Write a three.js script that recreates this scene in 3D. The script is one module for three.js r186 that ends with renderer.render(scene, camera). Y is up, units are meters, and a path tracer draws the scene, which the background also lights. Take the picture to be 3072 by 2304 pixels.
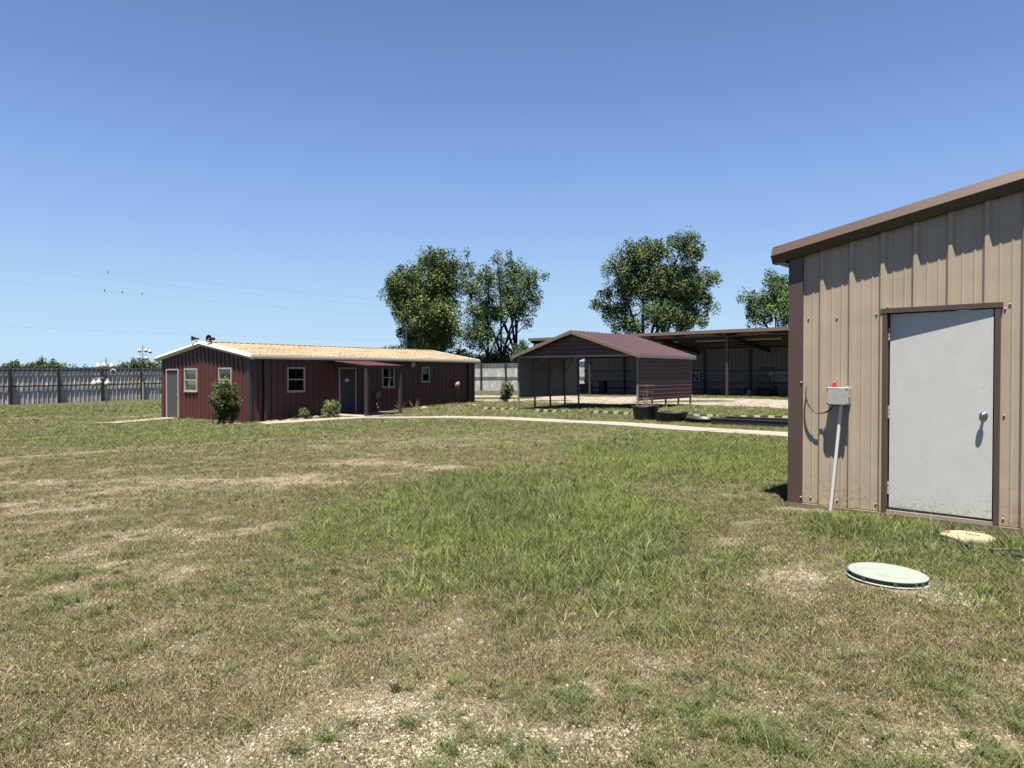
import * as THREE from 'three';
import { mergeGeometries } from 'three/addons/utils/BufferGeometryUtils.js';
import { RoundedBoxGeometry } from 'three/addons/geometries/RoundedBoxGeometry.js';

// ---------------------------------------------------------------- camera, sky, sun, exposure
const scene = new THREE.Scene();
const EYE = 1.65, EXPOSURE = 3.5;
const camera = new THREE.PerspectiveCamera(56.8, 4 / 3, 0.05, 3000);
camera.position.set(0, EYE, 0);
camera.rotation.x = -Math.atan(32 / 2130);

const lin = (c) => { c /= 255; return c <= 0.04045 ? c / 12.92 : Math.pow((c + 0.055) / 1.055, 2.4); };
{ // clear sky: pale at the horizon, deeper blue overhead
  const stops = [[-90, 150, 150, 140], [-2, 190, 214, 232], [0, 197, 226, 248], [2, 193, 225, 249], [6, 175, 212, 247], [11, 153, 189, 240], [16, 134, 170, 229], [21, 118, 151, 210], [27.5, 103, 136, 192], [45, 74, 106, 163], [90, 48, 78, 136]];
  const W = 8, H = 720, d = new Float32Array(W * H * 4);
  for (let j = 0; j < H; j++) {
    const e = -90 + 180 * (j + 0.5) / H;
    let k = 0; while (k < stops.length - 2 && e > stops[k + 1][0]) k++;
    const a = stops[k], b = stops[k + 1], t = Math.min(1, Math.max(0, (e - a[0]) / (b[0] - a[0])));
    for (let i = 0; i < W; i++) for (let c = 0; c < 4; c++) d[(j * W + i) * 4 + c] = c === 3 ? 1 : (lin(a[c + 1]) * (1 - t) + lin(b[c + 1]) * t) / EXPOSURE;
  }
  const sky = new THREE.DataTexture(d, W, H, THREE.RGBAFormat, THREE.FloatType);
  sky.mapping = THREE.EquirectangularReflectionMapping; sky.magFilter = THREE.LinearFilter; sky.minFilter = THREE.LinearFilter; sky.needsUpdate = true;
  scene.background = sky; scene.environment = sky;
}
const SUN_AT = new THREE.Vector3(-0.2, 3.4, 0.98).normalize();       // high, behind the viewer and a little to the left
const sun = new THREE.DirectionalLight(0xfff3e0, 5.0);
sun.position.copy(SUN_AT).multiplyScalar(120); sun.castShadow = true; sun.shadow.radius = 1;
sun.shadow.mapSize.set(4096, 4096);
Object.assign(sun.shadow.camera, { left: -70, right: 70, top: 70, bottom: -70, near: 1, far: 300 });
sun.target.position.set(0, 0, -30); sun.position.add(sun.target.position);
scene.add(sun, sun.target);
const renderer = new THREE.WebGLRenderer({ antialias: true });
renderer.toneMapping = THREE.LinearToneMapping;
renderer.toneMappingExposure = EXPOSURE;
renderer.shadowMap.enabled = true;

// ---------------------------------------------------------------- helpers
const V = (x, y, z) => new THREE.Vector3(x, y, z);
const rng = (s) => () => { s |= 0; s = (s + 0x6d2b79f5) | 0; let t = Math.imul(s ^ (s >>> 15), 1 | s); t = (t + Math.imul(t ^ (t >>> 7), 61 | t)) ^ t; return ((t ^ (t >>> 14)) >>> 0) / 4294967296; };
const hash = (i, j, s = 0) => { let h = Math.imul(i, 374761393) + Math.imul(j, 668265263) + Math.imul(s, 974634777); h = Math.imul(h ^ (h >>> 13), 1274126177); return ((h ^ (h >>> 16)) >>> 0) / 4294967296; };
function vnoise(x, y, per = 0, s = 0) {
  const i = Math.floor(x), j = Math.floor(y), fx = x - i, fy = y - j, u = fx * fx * (3 - 2 * fx), v = fy * fy * (3 - 2 * fy);
  const m = per ? (n) => ((n % per) + per) % per : (n) => n;
  const a = hash(m(i), m(j), s), b = hash(m(i + 1), m(j), s), c = hash(m(i), m(j + 1), s), d = hash(m(i + 1), m(j + 1), s);
  return a + (b - a) * u + (c - a) * v + (a - b - c + d) * u * v;
}
function fbm(x, y, o = 4, per = 0, s = 0) { let r = 0, a = 0.5, t = 0; for (let k = 0; k < o; k++) { r += a * vnoise(x, y, per, s + k); t += a; a *= 0.5; x *= 2; y *= 2; per *= 2; } return r / t; }
// noise that tiles: nx by ny cells over one texture
function tile(u, v, nx, ny, o = 4, s = 0) {
  let r = 0, a = 0.5, t = 0; const w = (n, p) => ((n % p) + p) % p;
  for (let k = 0; k < o; k++) { const x = u * nx, y = v * ny, i = Math.floor(x), j = Math.floor(y), fx = x - i, fy = y - j, p = fx * fx * (3 - 2 * fx), q = fy * fy * (3 - 2 * fy), A = hash(w(i, nx), w(j, ny), s + k), B = hash(w(i + 1, nx), w(j, ny), s + k), C = hash(w(i, nx), w(j + 1, ny), s + k), D = hash(w(i + 1, nx), w(j + 1, ny), s + k); r += a * (A + (B - A) * p + (C - A) * q + (A - B - C + D) * p * q); t += a; a *= 0.5; nx *= 2; ny *= 2; }
  return r / t;
}
const clamp = (x, a = 0, b = 1) => Math.min(b, Math.max(a, x));
const sstep = (a, b, x) => { const t = clamp((x - a) / (b - a)); return t * t * (3 - 2 * t); };
const lerp = (a, b, t) => a + (b - a) * t;

function texture(w, h, fn, srgb = true, rx = 1, ry = 1) {             // fn(u, v, i, j) -> [r, g, b] in 0..255
  const d = new Uint8Array(w * h * 4);
  for (let j = 0; j < h; j++) for (let i = 0; i < w; i++) { const c = fn(i / w, j / h, i, j), o = (j * w + i) * 4; d[o] = clamp(c[0], 0, 255); d[o + 1] = clamp(c[1], 0, 255); d[o + 2] = clamp(c[2], 0, 255); d[o + 3] = 255; }
  const t = new THREE.DataTexture(d, w, h); t.wrapS = t.wrapT = THREE.RepeatWrapping; t.magFilter = THREE.LinearFilter; t.minFilter = THREE.LinearMipmapLinearFilter; t.generateMipmaps = true;
  if (srgb) t.colorSpace = THREE.SRGBColorSpace; t.repeat.set(rx, ry); t.needsUpdate = true; return t;
}
const rgb = (r, g, b) => new THREE.Color().setRGB(r, g, b);
const ALB = 0.555;
function mat(r, g, b, rough = 0.6, extra = {}) { return new THREE.MeshStandardMaterial({ color: rgb(r * ALB, g * ALB, b * ALB), roughness: rough, metalness: 0, side: THREE.DoubleSide, ...extra }); }

const used = {};
const numbered = (n) => { const k = used[n] = (used[n] ?? -1) + 1; return k ? n + '_' + String(k).padStart(3, '0') : n; };
function shade(o) { o.castShadow = o.receiveShadow = true; return o; }
function part(name, geo, m, parent) { const o = shade(new THREE.Mesh(geo, m)); o.name = name; parent.add(o); return o; }
function thing(name, label, category, [x, y, z] = [0, 0, 0], turn = 0, group) {
  const o = new THREE.Group(); o.name = numbered(name); o.position.set(x, y, z); o.rotation.y = turn; o.userData = { label, category };
  if (group) o.userData.group = group; scene.add(o); return o;
}
function single(name, label, category, geo, m, group) { const o = shade(new THREE.Mesh(geo, m)); o.name = numbered(name); o.userData = { label, category }; if (group) o.userData.group = group; scene.add(o); return o; }
function setting(name, geo, m) { const o = geo ? shade(new THREE.Mesh(geo, m)) : new THREE.Group(); o.name = name; o.userData = { kind: 'structure' }; scene.add(o); return o; }
function sub(name, parent) { const g = new THREE.Group(); g.name = name; parent.add(g); return g; }

function box(w, h, d, x = 0, y = 0, z = 0, ry = 0, rx = 0, rz = 0) { const g = new THREE.BoxGeometry(w, h, d); if (rx) g.rotateX(rx); if (rz) g.rotateZ(rz); if (ry) g.rotateY(ry); g.translate(x, y, z); return g; }
const boxAt = (x0, x1, y0, y1, z0, z1) => box(x1 - x0, y1 - y0, z1 - z0, (x0 + x1) / 2, (y0 + y1) / 2, (z0 + z1) / 2);
function rbox(w, h, d, r, x, y, z) { const g = new RoundedBoxGeometry(w, h, d, 2, r); g.translate(x, y, z); return g; }
function bar(a, b, w, h = w) {                                          // box between two points
  const d = b.clone().sub(a), L = d.length(), g = new THREE.BoxGeometry(w, h, L);
  const q = new THREE.Quaternion(), m = new THREE.Matrix4().lookAt(b, a, Math.abs(d.y) > 0.98 * L ? V(1, 0, 0) : V(0, 1, 0));
  q.setFromRotationMatrix(m); g.applyQuaternion(q); g.translate((a.x + b.x) / 2, (a.y + b.y) / 2, (a.z + b.z) / 2); return g;
}
function rod(a, b, r0, r1 = r0, seg = 8, caps = false) {
  const d = b.clone().sub(a), g = new THREE.CylinderGeometry(r1, r0, d.length(), seg, 1, !caps);
  g.applyQuaternion(new THREE.Quaternion().setFromUnitVectors(V(0, 1, 0), d.clone().normalize())); g.translate((a.x + b.x) / 2, (a.y + b.y) / 2, (a.z + b.z) / 2); return g;
}
function pipe(pts, r, n = 24, seg = 8) { return new THREE.TubeGeometry(new THREE.CatmullRomCurve3(pts), n, r, seg); }
const clean = (g) => { const q = g.index ? g.toNonIndexed() : g; for (const k of Object.keys(q.attributes)) if (!['position', 'normal', 'uv'].includes(k)) q.deleteAttribute(k); if (!q.attributes.uv) q.setAttribute('uv', new THREE.BufferAttribute(new Float32Array(q.attributes.position.count * 2), 2)); return q; };
const merge = (l) => mergeGeometries(l.map(clean));
function lathe(pts, seg = 24) { return new THREE.LatheGeometry(pts.map(([x, y]) => new THREE.Vector2(x, y)), seg); }
function sweep(profile, A, B, n, u) {                                   // closed profile of [along n, along u], pulled straight from A to B
  const P = [], k = profile.length, at = (O, [a, b]) => V(O.x + n.x * a + u.x * b, O.y + n.y * a + u.y * b, O.z + n.z * a + u.z * b), tri = (a, b, c) => P.push(...a, ...b, ...c);
  for (let i = 0; i < k; i++) { const p = profile[i], q = profile[(i + 1) % k], a = at(A, p).toArray(), b = at(A, q).toArray(), c = at(B, q).toArray(), d = at(B, p).toArray(); tri(a, b, c); tri(a, c, d); }
  for (let i = 1; i < k - 1; i++) for (const O of [A, B]) tri(at(O, profile[0]).toArray(), at(O, profile[i]).toArray(), at(O, profile[i + 1]).toArray());
  const g = new THREE.BufferGeometry(); g.setAttribute('position', new THREE.BufferAttribute(new Float32Array(P), 3)); g.computeVertexNormals(); return clean(g);
}
function quads(list, uvs) {                                             // list of [a, b, c, d] corner arrays
  const P = [], U = []; list.forEach((q, i) => { const t = uvs ? uvs[i] : [[0, 0], [1, 0], [1, 1], [0, 1]]; for (const k of [0, 1, 2, 0, 2, 3]) { P.push(...q[k]); U.push(...t[k]); } });
  const g = new THREE.BufferGeometry(); g.setAttribute('position', new THREE.BufferAttribute(new Float32Array(P), 3)); g.setAttribute('uv', new THREE.BufferAttribute(new Float32Array(U), 2)); g.computeVertexNormals(); return g;
}
// ribbed steel sheet: x along, y up, ribs stand out towards +z
function ribLines(x0, x1, pitch, phase, h, minor) {
  const s = pitch / 0.305, pts = [];
  for (let k = Math.floor((x0 - phase) / pitch) - 1; k <= Math.ceil((x1 - phase) / pitch) + 1; k++) {
    const c = phase + k * pitch; pts.push([c - 0.042 * s, 0], [c - 0.016 * s, h], [c + 0.016 * s, h], [c + 0.042 * s, 0]);
    if (minor) for (const m of [1 / 3, 2 / 3]) { const e = c + m * pitch; pts.push([e - 0.014 * s, 0], [e, minor], [e + 0.014 * s, 0]); }
  }
  pts.sort((a, b) => a[0] - b[0]);
  const z = (x) => { for (let i = 1; i < pts.length; i++) if (x <= pts[i][0]) { const a = pts[i - 1], b = pts[i]; return b[0] === a[0] ? b[1] : a[1] + (b[1] - a[1]) * (x - a[0]) / (b[0] - a[0]); } return 0; };
  return { z, xs: pts.map((p) => p[0]) };
}
function ribSheet(x0, x1, yb, yt, o = {}) {                             // yb, yt: functions of x
  const R = ribLines(x0, x1, o.pitch ?? 0.305, o.phase ?? 0, o.h ?? 0.03, o.minor ?? 0), E = 1e-4;
  const xs = [x0, ...R.xs.filter((x) => x > x0 + E && x < x1 - E), ...(o.breaks ?? []).filter((x) => x > x0 + E && x < x1 - E), x1].sort((a, b) => a - b);
  const L = [], U = [], du = o.du ?? 0, dv = o.dv ?? 0;
  for (let i = 0; i < xs.length - 1; i++) {
    const a = xs[i], b = xs[i + 1], za = R.z(a), zb = R.z(b);
    L.push([[a, yb(a), za], [b, yb(b), zb], [b, yt(b), zb], [a, yt(a), za]]); U.push([[a + du, yb(a) + dv], [b + du, yb(b) + dv], [b + du, yt(b) + dv], [a + du, yt(a) + dv]]);
  }
  return quads(L, U);
}
const CONST = (v) => () => v;
// a wall of sheets, each sheet a part of its own, cut out round the openings
function sheetWall(parent, m, M4, x0, x1, yb, yt, openings = [], o = {}) {
  const w = o.width ?? 0.915, out = []; let n = 0;
  for (let a = x0; a < x1 - 0.02; a += w) {
    let whole = false; const b = Math.min(a + w, x1), cuts = [a, b]; for (const q of openings) for (const x of [q[0], q[1]]) if (x > a && x < b) cuts.push(x); cuts.sort((p, q) => p - q);
    const pieces = [], upper = [], oo = { ...o, du: hash(n, o.seed ?? 1) * 9, dv: hash(n, o.seed ?? 1, 5) * (o.shift ?? 0) };
    for (let i = 0; i < cuts.length - 1; i++) {
      const p = cuts[i], q = cuts[i + 1]; if (q - p < 1e-3) continue; const hit = openings.filter((k) => k[0] < q - 1e-4 && k[1] > p + 1e-4).sort((u, v) => u[2] - v[2]);
      let lo = yb; for (const k of hit) { if (k[2] > lo(p) + 0.01) pieces.push(ribSheet(p, q, lo, CONST(k[2]), oo)); lo = CONST(k[3]); } (hit.length ? upper : pieces).push(ribSheet(p, q, lo, yt, oo)); if (!hit.length) whole = true;
    }
    for (const l of whole ? [[...pieces, ...upper]] : [pieces, upper]) if (l.length) { const g = merge(l); g.applyMatrix4(M4); out.push(part(o.name ?? 'wall_panel', g, Array.isArray(m) ? m[n % m.length] : m, parent)); } n++;
  }
  return out;
}
const place = (x, y, z, ry = 0, rx = 0) => new THREE.Matrix4().makeTranslation(x, y, z).multiply(new THREE.Matrix4().makeRotationY(ry)).multiply(new THREE.Matrix4().makeRotationX(rx));

// ---------------------------------------------------------------- the lie of the land (X to the right, F forward, metres)
const LAND = [[0, 0, 0], [0, 5, 0], [-6, 8, -0.05], [3.19, 8.08, 0.165], [4.6, 6.9, 0.15], [5.5, 5.5, 0.1], [2.6, 5.2, 0.05], [6.7, 17, 0.15], [3.6, 21, 0.1], [0, 24, -0.02],
  [4.9, 27.7, 0.248], [0.3, 31.4, 0.044], [3.3, 35.2, 0.11], [8, 31.2, 0.232], [-10.39, 28.09, -0.31], [-15.8, 32.1, -0.37], [-2.1, 39.3, 0.037], [-7.7, 31.7, -0.21],
  [-33, 46, -0.42], [-27.5, 56, -0.37], [12.6, 41.7, 0.3], [1.65, 51.9, 0.2], [17, 46, 0.3], [5.7, 56, 0.2], [6, 60, 0.18], [-3.7, 68, 0], [-8, 12, -0.12], [-15, 20, -0.25], [0, -10, 0], [15, 5, 0.15], [-20, 5, -0.2], [-60, 60, -0.5], [40, 60, 0.3], [0, 120, 0]];
function gh(X, F) { let s = 0, t = 0; for (const [x, f, y] of LAND) { const d = (X - x) ** 2 + (F - f) ** 2 + 4, w = 1 / (d * Math.sqrt(d)); s += w * y; t += w; } return s / t; }
const at = (X, F, dy = 0) => [X, gh(X, F) + dy, -F];
const toLocal = (X, F, [ox, of, th]) => { const a = X - ox, b = F - of; return [a * Math.cos(th) + b * Math.sin(th), a * Math.sin(th) - b * Math.cos(th)]; };   // [local x, local z]
const toWorld = (lx, lz, [ox, of, th]) => [ox + lx * Math.cos(th) + lz * Math.sin(th), of + lx * Math.sin(th) - lz * Math.cos(th)];
const BARN = [3.19, 8.084, -0.723], RED = [-10.388, 28.086, -0.636], CAR = [4.904, 27.706, -0.671], SHED = [12.63, 41.7, -0.75], FENCE_A = [-33, 46, 1.068], FENCE_B = [6, 60, -0.69];
const RED_W = 6.68, RED_L = 13.92, CAR_W = 5.893, CAR_L = 4.844;
const PATH = [[-9.6, 27.2], [-8.5, 28.0], [-7.3, 28.7], [-6.1, 28.75], [-4.9, 27.95], [-3.7, 26.9], [-1.93, 26.2], [-0.47, 25.65], [0.92, 24.6], [2.34, 22.8], [3.62, 21.2], [5.04, 19.1], [6.75, 17.05], [8.6, 14.9], [10.4, 12.9]];
const DRIVE = [[-30, 70], [-12, 55], [-2.4, 48], [3.6, 46.4], [7.5, 43.4], [10.1, 40.4], [15.2, 36.5], [30, 22], [26, 16], [11.8, 27.2], [10.2, 30.3], [7.9, 31.6], [5.9, 34.4], [2.8, 36.6], [1.2, 38.8], [-2.1, 41.8], [-12, 50], [-32, 66]];
const inPoly = (x, y, P) => { let r = false; for (let i = 0, j = P.length - 1; i < P.length; j = i++) if ((P[i][1] > y) !== (P[j][1] > y) && x < (P[j][0] - P[i][0]) * (y - P[i][1]) / (P[j][1] - P[i][1]) + P[i][0]) r = !r; return r; };
const pathCurve = new THREE.CatmullRomCurve3(PATH.map(([x, f]) => V(x, 0, f)));
const PATH_PTS = pathCurve.getSpacedPoints(160);
const pathDist = (X, F) => { let m = 1e9; for (const p of PATH_PTS) { const d = (p.x - X) ** 2 + (p.z - F) ** 2; if (d < m) m = d; } return Math.sqrt(m); };
const LUSH = [[-0.22, 8.98, 1.28, 2.37, 1], [0.55, 7.81, 1.1, 2.34, 0.9], [-0.1, 6.14, 0.84, 1.12, 0.8], [-1.39, 7.94, 0.79, 1.41, 0.6], [3.21, 13.03, 1.94, 2.87, 1], [4.91, 14.44, 0.96, 3.42, 0.9], [3.27, 15.26, 1.83, 1.95, 0.6], [3.79, 6.96, 0.78, 0.54, 1], [4.35, 6.46, 0.42, 0.59, 1], [3.58, 5.83, 0.54, 0.57, 0.6], [3.28, 4.78, 0.27, 0.39, 0.7], [0.6, 5.3, 0.49, 0.71, 0.6], [1.5, 5.92, 0.77, 0.67, 0.55], [1.45, 4.64, 0.54, 0.36, 0.4], [0.86, 4.42, 0.33, 0.29, 0.6], [1.68, 4.38, 0.33, 0.22, 0.4], [-1.88, 9.32, 0.69, 1.27, 0.4], [-0.08, 4.58, 0.34, 0.37, 0.45], [2.3, 3.66, 0.15, 0.16, 0.5], [6.82, 16.58, 1.13, 2.42, 0.5], [-11.63, 20.92, 3.92, 2.66, 0.5], [-7.03, 20.49, 2.48, 1.42, 0.5], [-22.29, 36.7, 5.0, 4.3, 0.4], [-8.03, 18.92, 2.63, 1.84, 0.4], [-3.62, 22.96, 3.23, 0.98, 0.6], [1.99, 25.79, 3.63, 0.62, 0.5]];
const BARE = [[-2.34, 12.91, 1.15, 0.69, 1], [-1.66, 12.34, 0.69, 0.37, 0.9], [-5.31, 10.96, 2.15, 0.82, 0.75], [-3.78, 11.24, 0.84, 0.61, 0.9], [-5.95, 8.96, 0.67, 0.52, 1], [-7.73, 11.14, 0.68, 0.52, 0.9], [-3.77, 7.38, 0.45, 0.27, 0.8], [-4.31, 6.62, 0.56, 0.4, 0.6], [-3.47, 5.98, 0.56, 0.33, 0.45], [-9.93, 14.14, 0.6, 0.44, 0.7], [-10.18, 16.88, 0.47, 0.6, 0.5], [-1.88, 17.0, 3.02, 1.15, 0.45], [0.95, 17.73, 2.49, 0.92, 0.35], [2.37, 5.5, 0.28, 0.25, 0.9], [3.03, 4.97, 0.33, 0.21, 0.9], [2.64, 5.82, 0.25, 0.23, 0.5], [3.41, 8.03, 0.23, 0.27, 1], [5.59, 8.71, 0.12, 0.23, 0.3], [-0.3, 3.1, 0.48, 0.2, 0.9], [-0.69, 3.62, 0.32, 0.23, 0.7], [0.18, 3.64, 0.12, 0.11, 0.8], [-0.81, 3.1, 0.26, 0.16, 0.6], [-1.03, 3.43, 0.24, 0.14, 0.6], [1.71, 3.26, 0.46, 0.18, 0.8], [1.86, 3.0, 0.35, 0.13, 0.8], [1.16, 3.43, 0.26, 0.14, 0.5], [1.85, 4.06, 0.21, 0.12, 0.6], [0.8, 2.99, 0.22, 0.1, 0.5], [-1.43, 3.9, 0.18, 0.13, 0.5], [-2.29, 3.86, 0.16, 0.11, 0.5], [-2.13, 4.84, 0.36, 0.27, 0.45], [2.18, 3.18, 0.15, 0.28, 0.6], [-4.99, 7.5, 0.7, 0.2, 0.5], [-4.36, 8.15, 0.77, 0.19, 0.5], [1.15, 14.96, 1.05, 0.38, 0.4]];
const STONY = [[-0.3, 3.06, 0.46, 0.17, 1], [-0.56, 3.36, 0.24, 0.16, 0.7], [0.18, 3.64, 0.1, 0.09, 1], [0.39, 3.11, 0.23, 0.14, 0.5], [-0.88, 3.24, 0.23, 0.15, 0.6], [3.08, 4.93, 0.28, 0.14, 0.8], [2.5, 5.49, 0.15, 0.12, 0.6], [-1.04, 2.98, 0.21, 0.1, 0.6], [-5.96, 8.84, 0.58, 0.36, 0.7], [-3.77, 7.38, 0.38, 0.2, 0.7], [-3.89, 11.25, 0.79, 0.46, 0.6], [-4.8, 10.04, 0.57, 0.3, 0.7], [-7.73, 11.14, 0.63, 0.37, 0.7], [-1.67, 3.94, 0.17, 0.14, 0.4], [0.73, 3.34, 0.16, 0.13, 0.4]];
const CLUMP = [[-3.69, 5.74, 0.19, 0.25, 1], [-3.22, 4.94, 0.14, 0.26, 1], [-3.71, 5.33, 0.12, 0.17, 0.7], [-2.85, 4.78, 0.09, 0.14, 0.7], [-2.97, 5.5, 0.06, 0.12, 0.7], [-0.61, 3.62, 0.1, 0.06, 1], [-0.29, 3.7, 0.05, 0.05, 1], [-0.08, 3.68, 0.06, 0.06, 1], [0.22, 3.75, 0.07, 0.05, 0.8], [0.34, 3.56, 0.1, 0.08, 1], [0.17, 3.42, 0.08, 0.08, 0.8], [0.32, 3.31, 0.08, 0.07, 0.8], [0.52, 3.72, 0.05, 0.05, 0.9], [0.02, 3.05, 0.06, 0.05, 1], [-0.25, 3.0, 0.03, 0.04, 1], [-0.75, 3.28, 0.03, 0.03, 0.8], [-0.49, 3.26, 0.04, 0.04, 0.8], [0.81, 3.28, 0.06, 0.06, 1], [1.0, 3.24, 0.08, 0.07, 1], [1.07, 3.09, 0.1, 0.08, 1], [1.14, 3.0, 0.07, 0.06, 0.8], [1.51, 3.38, 0.06, 0.07, 0.8], [2.05, 3.66, 0.1, 0.07, 0.7], [2.24, 3.58, 0.13, 0.13, 0.8], [1.9, 4.66, 0.13, 0.09, 0.7], [-0.95, 3.06, 0.04, 0.05, 1], [-0.83, 3.1, 0.04, 0.04, 1], [-2.22, 4.13, 0.12, 0.08, 0.6], [-2.02, 3.61, 0.07, 0.06, 0.6], [-2.19, 3.36, 0.09, 0.07, 0.5], [-1.61, 5.84, 0.3, 0.17, 0.6], [-2.79, 9.8, 0.28, 0.23, 0.4], [-1.79, 7.24, 0.2, 0.31, 0.6], [-2.5, 5.44, 0.05, 0.1, 0.8], [1.92, 2.99, 0.08, 0.05, 0.8], [0.55, 2.92, 0.03, 0.03, 0.7], [2.25, 4.71, 0.07, 0.05, 0.5], [-2.33, 3.99, 0.09, 0.06, 0.5], [-1.92, 4.45, 0.06, 0.06, 0.6]];
const LA1 = [[0.0, 13.92, 1.54, 1.83], [2.01, 13.73, 0.81, 1.65], [-1.83, 11.17, 2.56, 2.27], [1.1, 11.17, 2.27, 2.75], [-3.48, 9.16, 1.65, 2.12], [-0.37, 7.88, 3.11, 2.56], [1.65, 6.41, 1.65, 2.2], [-2.2, 5.68, 1.83, 1.76], [-3.85, 11.17, 1.32, 1.25], [-4.39, 9.71, 0.92, 1.1], [0.0, 4.76, 2.2, 1.46]];
const LA2 = [[-4.0, 13.42, 0.64, 1.78], [-3.46, 10.57, 1.07, 2.14], [-1.5, 11.28, 1.21, 2.14], [-0.61, 13.07, 0.78, 1.43], [1.0, 13.07, 1.21, 2.21], [0.46, 10.57, 1.78, 2.14], [2.6, 10.93, 1.5, 1.61], [3.5, 12.0, 0.86, 0.78], [3.14, 9.5, 1.21, 1.28], [-0.43, 8.43, 2.14, 1.78], [1.71, 8.43, 1.5, 1.5], [-2.57, 7.72, 1.5, 2.14], [-3.28, 5.57, 1.43, 1.78], [2.43, 6.93, 1.0, 0.57], [-1.5, 5.57, 1.64, 1.43]];
const LB = [[-2.6, 12.8, 1.61, 1.39], [-0.59, 13.27, 1.55, 1.49], [1.58, 13.58, 1.43, 1.3], [3.59, 13.58, 0.87, 1.18], [4.99, 11.1, 0.99, 0.93], [5.61, 11.41, 0.46, 0.37], [-4.46, 11.57, 1.12, 0.93], [-5.55, 9.55, 0.99, 0.74], [-5.55, 8.47, 0.81, 0.56], [-4.0, 7.85, 1.74, 1.24], [-1.52, 10.33, 2.48, 2.32], [1.27, 10.33, 2.17, 2.32], [3.44, 9.09, 1.61, 1.39], [4.68, 8.47, 1.05, 0.74], [0.34, 7.07, 2.48, 1.39], [2.82, 6.45, 1.49, 0.74], [-3.07, 6.14, 1.74, 0.81], [3.75, 7.54, 1.39, 0.68]];
const LC = [[-2.57, 8.93, 1.05, 1.05], [-1.39, 10.48, 0.74, 1.18], [0.15, 10.02, 1.05, 1.61], [0.0, 7.54, 1.74, 1.43], [-1.86, 7.38, 1.12, 1.24], [1.86, 8.62, 1.39, 1.92], [-0.46, 8.78, 1.55, 1.24]];
const LD = [[0.0, 4.35, 0.54, 0.74], [0.0, 3.34, 0.81, 1.01]];
// ---------------------------------------------------------------- where the grass is lush, where soil, stones and clumps show: [X, F, half width, half depth, amount]
function field(list, X, F, soft = 1) {
  const wx = X + (fbm(X * 1.1 + 3, F * 1.1, 3) - 0.5) * 0.9 * soft, wf = F + (fbm(X * 1.1, F * 1.1 + 9, 3) - 0.5) * 1.1 * soft * clamp(F / 8, 0.4, 3); let r = 0;
  for (const [x, f, a, b, s] of list) { const d = ((wx - x) / (a * 1.3)) ** 2 + ((wf - f) / (b * 1.3)) ** 2; if (d < 1.6) r = Math.max(r, s * (1 - sstep(0.15, 1.55, d))); }
  return r;
}
const lushAt = (X, F) => field(LUSH, X, F), bareAt = (X, F) => { const n = fbm(X * 2.3, F * 2.3, 4, 0, 7); const m = sstep(0.55 + 0.04 * sstep(-1, 1.5, X), 0.7, fbm(X * 2.6 + 5, F * 2.6, 4, 0, 77)) * (0.9 - 0.6 * sstep(10, 20, F)) * (0.55 + 0.45 * sstep(3.6, 6, F)); return clamp(Math.max(field(BARE, X, F) * clamp(-0.75 + 3.4 * n, 0, 1.3), m * (1 - lushAt(X, F)))); }, stonyAt = (X, F) => field(STONY, X, F, 0.35);
const trackAt = (X, F) => {                                             // worn pale lines where vehicles cross the lawn at the left
  let r = 0; for (const [a, b, c, d, w] of [[-22, 16.2, -6.5, 25, 0.13], [-30, 24.5, -16.5, 33.5, 0.16], [-13, 12.6, -4.5, 20, 0.1], [-32, 27.5, -20, 34, 0.12]]) { const L = Math.hypot(c - a, d - b), t = ((X - a) * (c - a) + (F - b) * (d - b)) / (L * L), n = Math.abs((X - a) * (d - b) - (F - b) * (c - a)) / L; if (t > 0 && t < 1) r = Math.max(r, 1 - sstep(w * 0.5, w * 2.2, n + (fbm(X, F, 3) - 0.5) * 0.5)); }
  return r;
};
const greenAt = (X, F) => clamp(0.44 + 0.6 * lushAt(X, F) + 0.26 * sstep(-2.5, 2.5, X) * sstep(3.2, 6, F) + 0.36 * sstep(10, 17, F) - 0.1 * sstep(7, 3, F) + (fbm(X * 0.55 + 40, F * 0.55, 4) - 0.5) * 1.1);

// ---------------------------------------------------------------- ground sheet
const soilTex = (() => {
  const N = 1024, r = rng(5), base = new Float32Array(N * N), warm = new Float32Array(N * N);
  for (let j = 0; j < N; j++) for (let i = 0; i < N; i++) { base[j * N + i] = 0.56 + 0.75 * (tile(i / N, j / N, 64, 64, 5) - 0.5) + 0.6 * (tile(i / N, j / N, 340, 340, 2, 3) - 0.5); warm[j * N + i] = tile(i / N, j / N, 17, 17, 3, 9) - 0.5; }
  for (let k = 0; k < 26000; k++) { let x = r() * N, y = r() * N; const a = r() * 6.283, L = 5 + r() * 16, v = r() < 0.62 ? 0.2 + 0.25 * r() : -0.3 * r(); for (let s = 0; s < L; s++) { const o = ((y | 0) & (N - 1)) * N + ((x | 0) & (N - 1)); base[o] = lerp(base[o], 0.62 + v, 0.7); x += Math.cos(a); y += Math.sin(a); if (x < 0) x += N; if (y < 0) y += N; } }
  for (let k = 0; k < 6000; k++) { const x = r() * N | 0, y = r() * N | 0, R = 1 + r() * 2.2, v = 0.75 + 0.3 * r(); for (let b = -3; b <= 3; b++) for (let a = -3; a <= 3; a++) if (a * a + b * b < R * R) base[((y + b) & (N - 1)) * N + ((x + a) & (N - 1))] = v; }
  return texture(N, N, (u, v, i, j) => { const s = base[j * N + i] * 255, w = warm[j * N + i] * 26; return [s + w, s, s - w]; });
})();
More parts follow.
